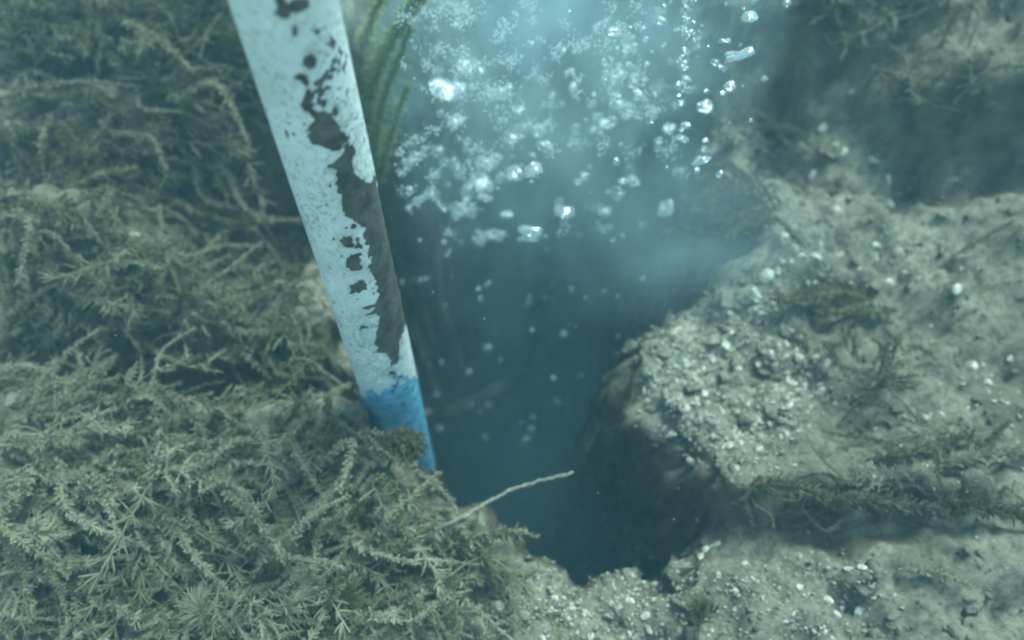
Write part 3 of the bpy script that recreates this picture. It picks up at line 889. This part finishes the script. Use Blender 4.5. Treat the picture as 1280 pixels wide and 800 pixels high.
g = G(700)
HERO_SMALL = [  # px, py, size, kind, label
    (1028, 160, 15, 's', "white shell lodged high on the bank behind the bubbles"),
    (1063, 115, 12, 'p', "pale pebble just above the highest white shell"),
    (958, 345, 24, 's', "crumpled pale shell above the feathery spray"),
    (945, 372, 16, 's', "small shell under the crumpled pale shell"),
    (1000, 448, 24, 'p', "white lump at the top of the shell patch beside the dark weed"),
    (1030, 458, 24, 'P', "round grey pebble touching the dark weed"),
    (985, 474, 14, 'p', "white pebble below the white lump"),
    (1005, 482, 12, 's', "small shell below the white lump"),
    (1027, 481, 12, 'p', "oval white pebble under the round grey pebble"),
    (1195, 362, 20, 's', "shell standing on edge on the upper slope"),
    (1212, 456, 26, 's', "large pale shell leaning in a dent of the open slope"),
    (1235, 478, 13, 'p', "narrow pale pebble beside the large leaning shell"),
    (1162, 407, 11, 'p', "slim white chip on the bare slope above the dark weed"),
    (1158, 521, 14, 'p', "white pebble below the sprawling dark weed"),
    (1178, 518, 9, 's', "small chip beside the white pebble below the dark weed"),
    (950, 565, 24, 's', "tall pale shell above the pit end of the ridge"),
    (922, 585, 15, 's', "bright shell near the pit end of the ridge"),
    (864, 577, 18, 's', "pale shell standing on the pit wall's lip"),
    (893, 545, 14, 's', "bright angular shell on the pit wall above the lip"),
    (835, 503, 14, 's', "shell stuck in the brown pit wall"),
    (822, 450, 12, 'p', "pebble in the brown earth of the pit wall"),
    (878, 697, 20, 'p', "oblong white pebble below the ridge near the pit"),
    (896, 680, 16, 's', "crescent shell above the oblong white pebble"),
    (921, 740, 18, 'p', "larger of two round white pebbles on the bottom slope"),
    (953, 745, 16, 'p', "smaller of two round white pebbles on the bottom slope"),
    (1020, 320, 20, 'p', "long white pebble in the row on the upper slope"),
    (1049, 319, 14, 'p', "middle white pebble in the row on the upper slope"),
    (1095, 318, 13, 'p', "end white pebble in the row on the upper slope"),
    (980, 294, 15, 's', "shell chip at the top of the bare slope by the haze"),
    (1107, 292, 12, 'P', "grey pebble high on the bare slope"),
    (1130, 343, 13, 's', "bright chip cluster's largest shell on the upper slope"),
    (1202, 337, 9, 'p', "tiny white pebble above the standing shell"),
    (1010, 665, 8, 'p', "white speck of stone under the ridge"),
    (163, 297, 28, 's', "bright crescent shell lying on the pale silt hump"),
    (105, 331, 11, 's', "upper of two chips below the bright crescent shell"),
    (97, 348, 12, 's', "lower of two chips below the bright crescent shell"),
    (196, 349, 10, 's', "chip on the far side of the silt hump"),
    (295, 503, 10, 's', "white chip on the lit ledge near the pole"),
    (213, 499, 20, 's', "pale broken shell in the middle of the lit ledge"),
    (216, 676, 16, 's', "pale shell in the bottom thicket beside the dark gap"),
]
for px, py, sz, kd, lab in HERO_SMALL:
    me = SHELLS[int(g.integers(0, 5))] if kd == 's' else (PALE_ST[int(g.integers(0, 6))] if kd == 'p' else STONES[int(g.integers(0, 5))])
    put_small("shell" if kd == 's' else "pebble", me, px, py, sz * .88, g, lab, "shell" if kd == 's' else "pebble",
              "shells and pebbles with a look of their own", upright=.5 if "stand" in lab or "tall" in lab else 0)

SMALL_ZONES = [
    ([(850, 400), (930, 380), (1010, 420), (1040, 500), (960, 580), (880, 560), (850, 480)], 95, 1300, "pale shell or pebble packed in the shell patch between pit and dark weed", "shells of the shell patch"),
    ([(780, 410), (850, 400), (870, 560), (820, 540)], 30, 420, "pale stone or shell bedded in the brown pit wall", "shells in the pit wall"),
    ([(930, 290), (1000, 270), (1150, 290), (1150, 350), (960, 400), (930, 380)], 34, 420, "pale chip scattered on the upper slope above the feathery spray", "chips on the upper slope"),
    ([(1020, 180), (1100, 170), (1180, 250), (1100, 280), (1000, 260)], 18, 180, "chip on the slope below the highest white shell", "chips below the highest shell"),
    ([(640, 720), (740, 712), (860, 705), (860, 800), (600, 800)], 60, 900, "pale shell chip in the bright grit at the pit's near rim", "chips at the near rim"),
    ([(860, 670), (960, 690), (1100, 700), (1100, 800), (860, 800)], 28, 380, "pale chip on the smooth bottom slope beside the green tuft", "chips on the bottom slope"),
    ([(1050, 540), (1280, 440), (1280, 640), (1100, 660)], 12, 160, "chip on the outer slope among the loose weeds", "chips of the outer slope"),
    ([(50, 250), (250, 300), (330, 420), (100, 400)], 12, 120, "chip among the shoots round the pale silt hump", "chips round the silt hump"),
]
chip_lib = [stone_np(660 + k, 1) for k in range(4)]
grit = {"w": [], "g": []}
for poly, n_ind, n_grit, lab, grp in SMALL_ZONES:
    for q in range(n_ind):
        a, b = rand_in(poly, g); t = g.uniform()
        if t < .55: nm, me = "shell", SHELLS[int(g.integers(0, 5))]
        else: nm, me = "pebble", (PALE_ST[int(g.integers(0, 6))] if t < .72 else STONES[int(g.integers(0, 5))])
        put_small(nm, me, a, b, 6 + 12 * g.uniform() ** 1.6, g, lab, nm if nm == "shell" else "pebble", grp, sink=.3)
    for q in range(int(n_grit * 1.7)):
        a, b = rand_in(poly, g); loc, nor = hit(a + g.normal(0, 16), b + g.normal(0, 16))
        if abs(loc.z) > 1.5: continue
        V, Fc = chip_lib[int(g.integers(0, 4))]
        s = .0009 + .0042 * g.uniform() ** 1.8
        M = np.array(Matrix.Rotation(g.uniform(0, 6.28), 3, Vector(g.normal(0, 1, 3)).normalized()))
        grit["w" if g.uniform() < .4 else "g"].append((V @ M.T * s + np.array(loc), Fc))
for key, mat, lab in (("w", M_SHELL, "white shell grit strewn over the slopes"), ("g", M_STONE, "grey gravel strewn over the slopes")):
    v, f = join(grit[key])
    tag(link("grit", mesh_np("grit", v, f), mat), lab, "grit", kind="stuff")

# crumbly clods of silt on the slopes and along the pit's rim
parts = []; gg = G(760)
CLOD = [([(780, 400), (930, 340), (1020, 430), (960, 580), (880, 600), (800, 540)], 420), ([(900, 150), (1080, 180), (1280, 250), (1280, 560), (1040, 560), (930, 400)], 420),
        ([(600, 700), (860, 690), (1280, 690), (1280, 810), (560, 810)], 420), ([(880, 130), (960, 130), (940, 320), (890, 320)], 160)]
for poly, n in CLOD:
    for q in range(n // 2):
        a, b = rand_in(poly, gg); loc, nor = hit(a, b)
        V, Fc = stone_np(680 + q % 5, 2)
        s_ = .003 + .013 * gg.uniform() ** 2.5
        M = np.array(Matrix.Rotation(gg.uniform(0, 6.28), 3, Vector(gg.normal(0, 1, 3)).normalized()))
        parts.append((V @ M.T * s_ + np.array(loc) - np.array(nor) * s_ * .28, Fc))
v, f = join(parts)
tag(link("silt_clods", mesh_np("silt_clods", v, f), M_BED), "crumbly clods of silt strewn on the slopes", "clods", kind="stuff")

# waterlogged branch in the pit
pts = [np.array(on_y(672, 385, 1.12)), np.array(on_y(660, 435, 1.10)), np.array(on_y(635, 480, 1.05)), np.array(on_y(560, 520, 1.0))]
P, L = resample(pts, 24)
sv = tube(P, .022 * (1 + .15 * np.sin(np.arange(24) * 1.3)), 10)
o = link("sunken_branch", mesh_np("sunken_branch", sv[0] - P[0], sv[1]), M_LOG); o.location = P[0]
tag(o, "dim dark curved branch sunk in the murky pit", "branch")

# ------------------------------------------------------------------ bubbles
def bubble_mesh(seed, cap=0.0, wob=.12, mat=None):
    V, Fc = stone_np(1, 3)
    import bmesh
    bm = bmesh.new(); bmesh.ops.create_icosphere(bm, subdivisions=3, radius=1)
    V = np.array([v.co[:] for v in bm.verts]); Fc = np.array([[v.index for v in f.verts] for f in bm.faces]); bm.free()
    g = G(seed)
    V = V * (1 + wob * fbm(V[:, 0] * 1.3 + seed * 3, V[:, 1] * 1.3, V[:, 2] * 1.3, 2, seed))[:, None]
    V[:, 2] = np.where(V[:, 2] < 0, V[:, 2] * (1 - cap), V[:, 2]) * g.uniform(.62, .85)
    if cap: V[:, 2] -= cap * .5 * np.maximum(0, 1 - (V[:, 0] ** 2 + V[:, 1] ** 2)) * (V[:, 2] < 0) * -1
    me = mesh_np("bubble", V, Fc); me.materials.append(mat or M_BUBBLE)
    return me
BUB = [bubble_mesh(800 + k, 0 if k < 5 else .55, .25 if k < 5 else .40) for k in range(9)]
SOFT = [bubble_mesh(820 + k, 0 if k < 5 else .55, .3 if k < 5 else .45, M_SOFT) for k in range(9)]

def put_bubble(px, py, size, g, label, group, y=None, me=None, stretch=1.0, tilt=None):
    y = g.uniform(.70, .82) if y is None else y
    p = on_y(px, py, y)
    depth = (p - CP).dot(FWD); s = size / 2 * depth / F
    lib = SOFT if "dull" in label or "faint" in label or "cap" in label else BUB
    me = me or lib[int(g.integers(0, 5 if size < 12 else 9))]
    o = link("bubble", me)
    o.matrix_world = (Matrix.Translation(p) @ Matrix.Rotation(g.normal(0, .3) if tilt is None else tilt, 4, 'Y') @ Matrix.Rotation(g.normal(0, .25), 4, 'X')
                      @ Matrix.Diagonal((s * stretch, s, s, 1)) @ Matrix.Rotation(g.uniform(0, 6.28), 4, 'Z'))
    return tag(o, label, "bubble", group)

g = G(850)
HB = [
    (706, 266, 24, 1.1, 0, "bright solitary bubble low in the middle of the plume"),
    (644, 216, 22, 1.1, 0, "first of two joined bright bubbles in mid plume"),
    (666, 214, 22, 1.1, 0, "second of two joined bright bubbles in mid plume, nearer the solitary one"),
    (606, 206, 27, 1.0, 0, "largest dull bubble beside the two joined bubbles"),
    (620, 198, 14, 1.0, 0, "small bubble on the largest dull bubble's shoulder"),
    (586, 240, 22, .9, 0, "ring-shaped bubble below the largest dull bubble"),
    (606, 232, 22, 1.3, .3, "curved cap bubble beside the ring-shaped bubble"),
    (578, 264, 28, 1.2, .3, "wide cap bubble under the ring-shaped bubble"),
    (633, 268, 14, 1.2, 0, "small bright bubble between cap bubble and solitary bubble"),
    (573, 213, 22, 1.0, .6, "slanted dull bubble near the pole"),
    (663, 292, 22, 1.5, 0, "flat bubble below the solitary bubble"),
    (620, 294, 18, 1.5, 0, "flat bubble below the cap bubble"),
    (878, 202, 20, 1.4, -.5, "bright slanted bubble in the stream by the pit wall"),
    (924, 71, 28, 1.5, -.35, "long bright bubble against the dark bank"),
    (906, 53, 15, 1.2, 0, "bright bubble just above the long bright bubble"),
    (937, 22, 20, 1.0, 0, "round glassy bubble high against the dark bank"),
    (984, 4, 11, 1.0, 0, "bubble at the very top over the dark bank"),
    (956, 98, 9, 1.0, 0, "lone small bubble farthest out over the dark bank"),
    (912, 108, 11, 1.6, 0, "flat bubble under the long bright bubble"),
    (880, 133, 18, 1.2, 0, "dull bubble in the stream above the slanted bubble"),
    (899, 217, 9, 1.0, 0, "small round bubble beside the bright slanted bubble"),
    (880, 186, 8, 1.0, 0, "small round bubble just above the bright slanted bubble"),
    (857, 157, 10, 1.3, -.3, "small tilted bubble midway down the stream"),
    (894, 78, 11, 1.0, 0, "upper of two touching bubbles beside the long bright bubble"),
    (903, 86, 12, 1.0, .4, "lower of two touching bubbles beside the long bright bubble"),
    (768, 41, 16, 1.4, 0, "bright flat bubble high in the plume"),
    (770, 202, 11, 1.0, 0, "small bright bubble between solitary bubble and stream"),
    (553, 113, 26, 1.5, .1, "broad dull bubble cap high near the pole"),
    (622, 118, 24, 1.2, 0, "broad dull bubble beside the broad cap"),
    (580, 82, 22, .9, .4, "tall dull bubble above the broad cap"),
    (568, 150, 20, 1.1, 0, "dull bubble under the broad cap"),
    (856, 100, 11, 1.2, 0, "bubble at the foot of the bright bubble string"),
    (855, 80, 9, 1.1, 0, "bubble within the bright bubble string"),
]
for px, py, s, st, tl, lab in HB:
    yy = .76 if px > 840 else (.90 if "dull" in lab or "cap" in lab else .78)
    put_bubble(px, py, s, g, lab, "bubbles with a look of their own", y=yy, stretch=st, tilt=tl, me=SOFT[6] if "cap" in lab else None)
BZ = [
    (lambda: (g.normal(857, 6), g.uniform(-5, 130)), 24, (4, 9), (.74, .80), "tiny bubble in the bright string rising by the pit wall", "bubbles of the string"),
    (lambda: (g.normal(885, 28), g.uniform(0, 230)), 26, (3, 8), (.80, .92), "small bubble of the loose stream by the dark bank", "bubbles of the loose stream"),
    (lambda: (g.normal(790, 38), g.normal(110, 55)), 55, (5, 17), (.78, 1.0), "dull bubble in the far side of the plume", "bubbles of the far plume"),
    (lambda: (500 + 360 * g.uniform() ** 1.4, g.normal(235, 55)), 84, (4, 17), (.76, .98), "dull bubble in the swarm round the joined bubbles", "bubbles of the lower swarm"),
    (lambda: (g.uniform(530, 840), g.uniform(10, 190)), 46, (5, 17), (.80, 1.0), "dull bubble in the milky upper plume", "bubbles of the milky plume"),
    (lambda: (g.uniform(530, 780), g.uniform(290, 560)), 44, (3, 10), (.75, .98), "faint bubble deep over the dark pit", "bubbles deep in the pit"),
]
for fn, n, (s0, s1), (y0, y1), lab, grp in BZ:
    for q in range(n):
        a, b = fn()
        put_bubble(a, b, s0 + (s1 - s0) * g.uniform() ** 2, g, lab, grp, y=g.uniform(y0, y1), stretch=g.uniform(.9, 1.5))

# froth: puffs of fine bubbles
def froth():
    import bmesh
    bm = bmesh.new(); bmesh.ops.create_icosphere(bm, subdivisions=1, radius=1)
    IV = np.array([v.co[:] for v in bm.verts]); IF = np.array([[v.index for v in f.verts] for f in bm.faces]); bm.free()
    g = G(870)
    puffs = [(553, 112, 30, 10, .9), (580, 80, 16, 24, .9), (600, 118, 20, 14, .9), (625, 112, 24, 12, .9), (570, 152, 16, 14, .9), (628, 150, 14, 12, .95), (575, 10, 36, 16, 1.0),
             (640, 75, 14, 14, .9), (610, 205, 16, 16, .9), (586, 212, 8, 14, .85), (640, 216, 12, 9, .85), (666, 213, 12, 9, .85), (585, 262, 14, 7, .85), (560, 292, 9, 7, .85), (620, 294, 12, 5, .85),
             (765, 90, 16, 26, .95), (800, 100, 10, 22, .95), (815, 135, 18, 12, .95), (775, 130, 12, 10, .95), (740, 130, 9, 9, .95), (857, 10, 6, 16, .84), (856, 50, 4, 24, .84), (872, 45, 6, 14, .86),
             (835, 185, 16, 12, .9), (850, 215, 10, 8, .9), (705, 285, 9, 12, .86), (690, 190, 10, 8, .9), (790, 190, 12, 10, .95), (545, 215, 9, 9, .85), (500, 215, 9, 8, .85), (520, 250, 8, 7, .85)]
    for q in range(85):
        puffs.append((g.uniform(500, 860), abs(g.normal(0, 140)), g.uniform(5, 16), g.uniform(4, 11), g.uniform(.85, 1.1)))
    parts = []
    for px, py, rx, ry, y in puffs:
        y = y - .10
        c = np.array(on_y(px, py, y)); dep = (Vector(c) - CP).dot(FWD) / F
        n = int(18 + rx * ry * .42)
        for k in range(n):
            a = g.normal(0, .5, 3)
            sw = .35 * math.sin(a[0] * 3 + px)
            p = c + np.array(RGT) * a[0] * rx * dep + np.array(UPV) * (a[1] + sw) * ry * dep + np.array(FWD) * a[2] * rx * dep
            s_ = g.uniform(.5, 1.0) ** 2 * .0024
            parts.append((IV * s_ * np.array([1, 1, .75]) + p, IF))
    v, f = join(parts)
    m, nt, b = new_mat("froth")
    b.inputs["Base Color"].default_value = (.68, .75, .78, 1); b.inputs["Roughness"].default_value = .3
    tr = N(nt, "ShaderNodeBsdfTransparent"); mx = N(nt, "ShaderNodeMixShader"); out = nt.nodes["Material Output"]
    mx.inputs[0].default_value = .17
    nt.links.new(tr.outputs[0], mx.inputs[1]); nt.links.new(b.outputs[0], mx.inputs[2]); nt.links.new(mx.outputs[0], out.inputs["Surface"])
    tag(link("froth", mesh_np("froth", v, f), m), "whitish puffs of fine bubbles drifting up the plume", "froth", kind="stuff")
froth()

# drifting specks
def specks():
    g = G(880); parts = []
    V, Fc = stone_np(3, 1)
    for q in range(520):
        p = np.array(at(g.uniform(-40, 1320), g.uniform(-40, 840), g.uniform(.45, 1.0)))
        if q < 260: p = np.array(on_y(g.uniform(490, 900), g.uniform(150, 690), g.uniform(.5, .95)))
        if drop(p[0], p[1])[0].z > p[2] - .01: continue
        parts.append((V * (.0003 + .0009 * g.uniform() ** 3) + p, Fc))
    v, f = join(parts)
    tag(link("drifting_specks", mesh_np("drifting_specks", v, f), M_SHELL), "tiny pale specks drifting in the water", "specks", kind="stuff")
specks()

# ------------------------------------------------------------------ milky bubble mist over the vent
def mist():
    import bmesh
    bm = bmesh.new()
    # upright column, wider towards the top
    rows, seg = 16, 28
    zz = np.linspace(-1.15, .62, rows)
    V = []
    for z in zz:
        t = (z + 1.15) / 1.77
        rx, ry = .32 + .12 * t, .42
        for j in range(seg):
            a = j / seg * 2 * math.pi
            V.append((.06 + rx * math.cos(a), 1.18 + ry * math.sin(a), z))
    i = np.arange(rows * seg).reshape(rows, seg); n = np.roll(i, -1, 1)
    q = np.concatenate([np.stack([i[:-1], n[:-1], n[1:]], -1).reshape(-1, 3), np.stack([i[:-1], n[1:], i[1:]], -1).reshape(-1, 3)])
    V = np.array(V); V = np.vstack([V, [.06, 1.18, zz[0]], [.06, 1.18, zz[-1]]]); b, t_ = len(V) - 2, len(V) - 1
    q = np.vstack([q, np.stack([n[0], i[0], np.full(seg, b)], -1), np.stack([i[-1], n[-1], np.full(seg, t_)], -1)])
    m = bpy.data.materials.new("bubble_mist"); m.use_nodes = True
    nt = m.node_tree; nt.nodes.clear()
    out = N(nt, "ShaderNodeOutputMaterial"); pv = N(nt, "ShaderNodeVolumePrincipled")
    pv.inputs["Color"].default_value = (0.70, 0.91, 0.985, 1)
    tc = N(nt, "ShaderNodeTexCoord")
    sep = N(nt, "ShaderNodeSeparateXYZ"); nt.links.new(tc.outputs["Object"], sep.inputs[0])
    nz = N(nt, "ShaderNodeTexNoise"); nz.inputs["Scale"].default_value = 10; nz.inputs["Detail"].default_value = 4
    nt.links.new(tc.outputs["Object"], nz.inputs["Vector"])
    clump = ramp(nt, nz.outputs["Fac"], [(0.43, 0.12), (0.62, 1.0)])
    hz = N(nt, "ShaderNodeMapRange"); nt.links.new(sep.outputs[2], hz.inputs[0])
    hz.inputs[1].default_value = -.45; hz.inputs[2].default_value = .26; hz.inputs[3].default_value = 0.09; hz.inputs[4].default_value = 1.0
    # soft edge of the column
    def math_(op, a, b):
        x = N(nt, "ShaderNodeMath", operation=op)
        for k, v in ((0, a), (1, b)):
            if isinstance(v, (int, float)): x.inputs[k].default_value = v
            else: nt.links.new(v, x.inputs[k])
        return x.outputs[0]
    dx = math_('DIVIDE', math_('SUBTRACT', sep.outputs[0], .06), .43); dy = math_('DIVIDE', math_('SUBTRACT', sep.outputs[1], 1.18), .42)
    r2 = math_('ADD', math_('MULTIPLY', dx, dx), math_('MULTIPLY', dy, dy))
    fall = N(nt, "ShaderNodeMapRange"); nt.links.new(r2, fall.inputs[0])
    fall.inputs[1].default_value = 1.0; fall.inputs[2].default_value = .05; fall.inputs[3].default_value = 0; fall.inputs[4].default_value = 1
    top = N(nt, "ShaderNodeMapRange"); nt.links.new(sep.outputs[2], top.inputs[0])
    top.inputs[1].default_value = .60; top.inputs[2].default_value = .36
    d = math_('MULTIPLY', math_('MULTIPLY', math_('MULTIPLY', clump, hz.outputs[0]), fall.outputs[0]), top.outputs[0])
    nt.links.new(math_('MULTIPLY', d, MIST), pv.inputs["Density"])
    nt.links.new(pv.outputs[0], out.inputs["Volume"])
    o = link("bubble_mist", mesh_np("bubble_mist", V, q), m)
    tag(o, "milky column of fine bubbles rising from the pit", "mist", kind="stuff")
MIST = 2.5
mist()

def silt_cloud(c, r, dens, col, label):
    import bmesh
    bm = bmesh.new(); bmesh.ops.create_icosphere(bm, subdivisions=3, radius=1)
    me = bpy.data.meshes.new("silt_cloud"); bm.to_mesh(me); bm.free()
    m = bpy.data.materials.new("silt_cloud"); m.use_nodes = True
    nt = m.node_tree; nt.nodes.clear()
    out = N(nt, "ShaderNodeOutputMaterial"); pv = N(nt, "ShaderNodeVolumePrincipled")
    pv.inputs["Color"].default_value = (*col, 1)
    tc = N(nt, "ShaderNodeTexCoord"); ln = N(nt, "ShaderNodeVectorMath", operation='LENGTH')
    nt.links.new(tc.outputs["Object"], ln.inputs[0])
    mr = N(nt, "ShaderNodeMapRange", interpolation_type='SMOOTHSTEP'); nt.links.new(ln.outputs["Value"], mr.inputs[0])
    mr.inputs[1].default_value = 1.0; mr.inputs[2].default_value = .1; mr.inputs[3].default_value = 0; mr.inputs[4].default_value = dens
    nz = ramp(nt, noise(nt, 2.2, 4), [(0.35, 0.25), (0.7, 1.0)])
    mu = N(nt, "ShaderNodeMath", operation='MULTIPLY'); nt.links.new(mr.outputs[0], mu.inputs[0]); nt.links.new(nz, mu.inputs[1])
    nt.links.new(mu.outputs[0], pv.inputs["Density"]); nt.links.new(pv.outputs[0], out.inputs["Volume"])
    o = link("silt_cloud", me, m); o.location = c; o.scale = r
    tag(o, label, "silt cloud", kind="stuff")
silt_cloud((.08, .62, -.36), (.36, .46, .40), 0.35, (.40, .70, .88), "blue murk hanging in the pit")
hp = bank_flat(880, 335)
silt_cloud(hp + Vector((-.02, .02, .05)), (.28, .22, .19), 2.6, (.72, .90, .95), "pale silt drifting over the pit's far edge")

# ------------------------------------------------------------------ water haze
import bmesh
bm = bmesh.new(); bmesh.ops.create_cube(bm, size=1)
for v_ in bm.verts: v_.co = Vector((v_.co.x * 15.0, v_.co.y * 15.5 + 1.0, -3.6 if v_.co.z < 0 else 1.35))
me = bpy.data.meshes.new("haze"); bm.to_mesh(me); bm.free()
hm = bpy.data.materials.new("haze"); hm.use_nodes = True
nt = hm.node_tree; nt.nodes.clear()
out = N(nt, "ShaderNodeOutputMaterial"); pv = N(nt, "ShaderNodeVolumePrincipled")
pv.inputs["Color"].default_value = (0.40, 0.82, 1.0, 1)
pv.inputs["Density"].default_value = 0.052
nt.links.new(pv.outputs[0], out.inputs["Volume"])
hz = link("haze", me, hm); tag(hz, "murky blue green water filling the scene", kind="stuff")

# ------------------------------------------------------------------ labels that single out each repeat
MARKS_BANK = [("the bright crescent shell", 163, 297), ("the dark hollow by the pole", 300, 230), ("the open leaf fan", 205, 180), ("the pole's blue end", 515, 530),
    ("the pole's top", 350, 20), ("the bare stalk's root", 545, 668), ("the bottom dark gap", 205, 725), ("the ledge's broken shell", 213, 499),
    ("the long straight shoot", 95, 122), ("the large pale leaf spray", 370, 760), ("the pale crooked twig", 290, 345), ("the straight pale stem", 90, 708),
    ("the ledge's white chip", 295, 503), ("the branching stick", 235, 40), ("the pale upright shoot", 168, 600), ("the pole's lowest white paint", 450, 450), ("the pole's black patch", 407, 163),
    ("the highest white shell", 1028, 160), ("the sprawling dark weed", 1085, 480), ("the feathery spray", 1040, 372), ("the standing shell", 1195, 362),
    ("the leaning shell", 1212, 456), ("the tall pale shell", 950, 565), ("the two round pebbles", 937, 742), ("the fuzzy green tuft", 868, 775),
    ("the pit's near rim", 760, 712), ("the brown pit wall", 810, 480), ("the ridge's outer end", 1250, 640), ("the ridge's middle", 1100, 628), ("the silt mound", 1215, 90),
    ("the oblong white pebble", 878, 697), ("the white lump", 1000, 448), ("the crumpled pale shell", 958, 345), ("the half buried sprig", 1160, 715),
    ("the rounded green clump", 1062, 18), ("the long bright bubble", 924, 71), ("the row of white pebbles", 1055, 319), ("the stiff narrow sprig", 1205, 312)]
MARKS_WATER = [("the solitary bubble", 706, 266), ("the joined bubbles", 655, 215), ("the long bright bubble", 924, 71), ("the bright slanted bubble", 878, 202),
    ("the bubble string's foot", 857, 105), ("the bubble string's top", 857, 20), ("the broad bubble cap", 553, 113), ("the high flat bubble", 768, 41), ("the ring-shaped bubble", 586, 240),
    ("the bare stalk's tip", 716, 591), ("the pole's blue end", 525, 510), ("the pole's lower worn patch", 495, 400), ("the sunken branch", 660, 440), ("the brown pit wall", 790, 460),
    ("the small bright bubble by the stream", 770, 202)]
ORD = ["nearest", "second nearest", "third nearest", "fourth nearest", "fifth nearest", "sixth nearest", "seventh nearest", "eighth nearest", "ninth nearest", "tenth nearest",
       "eleventh nearest", "twelfth nearest", "thirteenth nearest", "fourteenth nearest", "fifteenth nearest", "sixteenth nearest", "seventeenth nearest", "eighteenth nearest",
       "nineteenth nearest", "twentieth nearest"] + ["%s nearest" % w for w in ("twenty-first twenty-second twenty-third twenty-fourth twenty-fifth twenty-sixth twenty-seventh twenty-eighth "
       "twenty-ninth thirtieth thirty-first thirty-second thirty-third thirty-fourth thirty-fifth thirty-sixth").split()]
bpy.context.view_layer.update()
bins = {}
for o in list(scene.objects):
    if o.parent or "group" not in o or "of their own" in o["group"] or "algae" in o["group"]: continue
    word = {"water_plant": "shoot"}.get(o.name.split(".")[0], o.name.split(".")[0])
    p = o.matrix_world.translation if word != "shoot" else o.matrix_world @ Vector((.08, 0, .02))
    px, py = pix(p)
    marks = MARKS_WATER if word == "bubble" else MARKS_BANK
    d, nm, mx, my = min((math.hypot(px - a, py - b), n, a, b) for n, a, b in marks)
    ang = math.degrees(math.atan2(my - py, px - mx))
    dr = "right of" if -45 <= ang < 45 else "above" if 45 <= ang < 135 else "below" if -135 <= ang < -45 else "left of"
    if word == "shoot":
        ml = next(c for c in o.children if c.name.startswith("leaves")).data.materials[0].name
        word = {"silted_leaf": "dusty olive", "green_leaf": "green", "brown_weed": "brownish", "pale_leaf": "pale dusty"}[ml] + " water plant shoot"
    elif word == "bubble": word = "small bubble"
    elif o.data.materials[0] == M_STONE: word = "grey pebble"
    else: word = "small pale " + word
    bins.setdefault((word, dr, nm), []).append((d, o))
for (word, dr, nm), lst in bins.items():
    lst.sort(key=lambda t: t[0])
    for k, (d, o) in enumerate(lst):
        o["label"] = ("%s %s %s, %s to it" % (word, dr, nm, ORD[min(k, len(ORD) - 1)])) if len(lst) > 1 else "%s just %s %s" % (word, dr, nm)
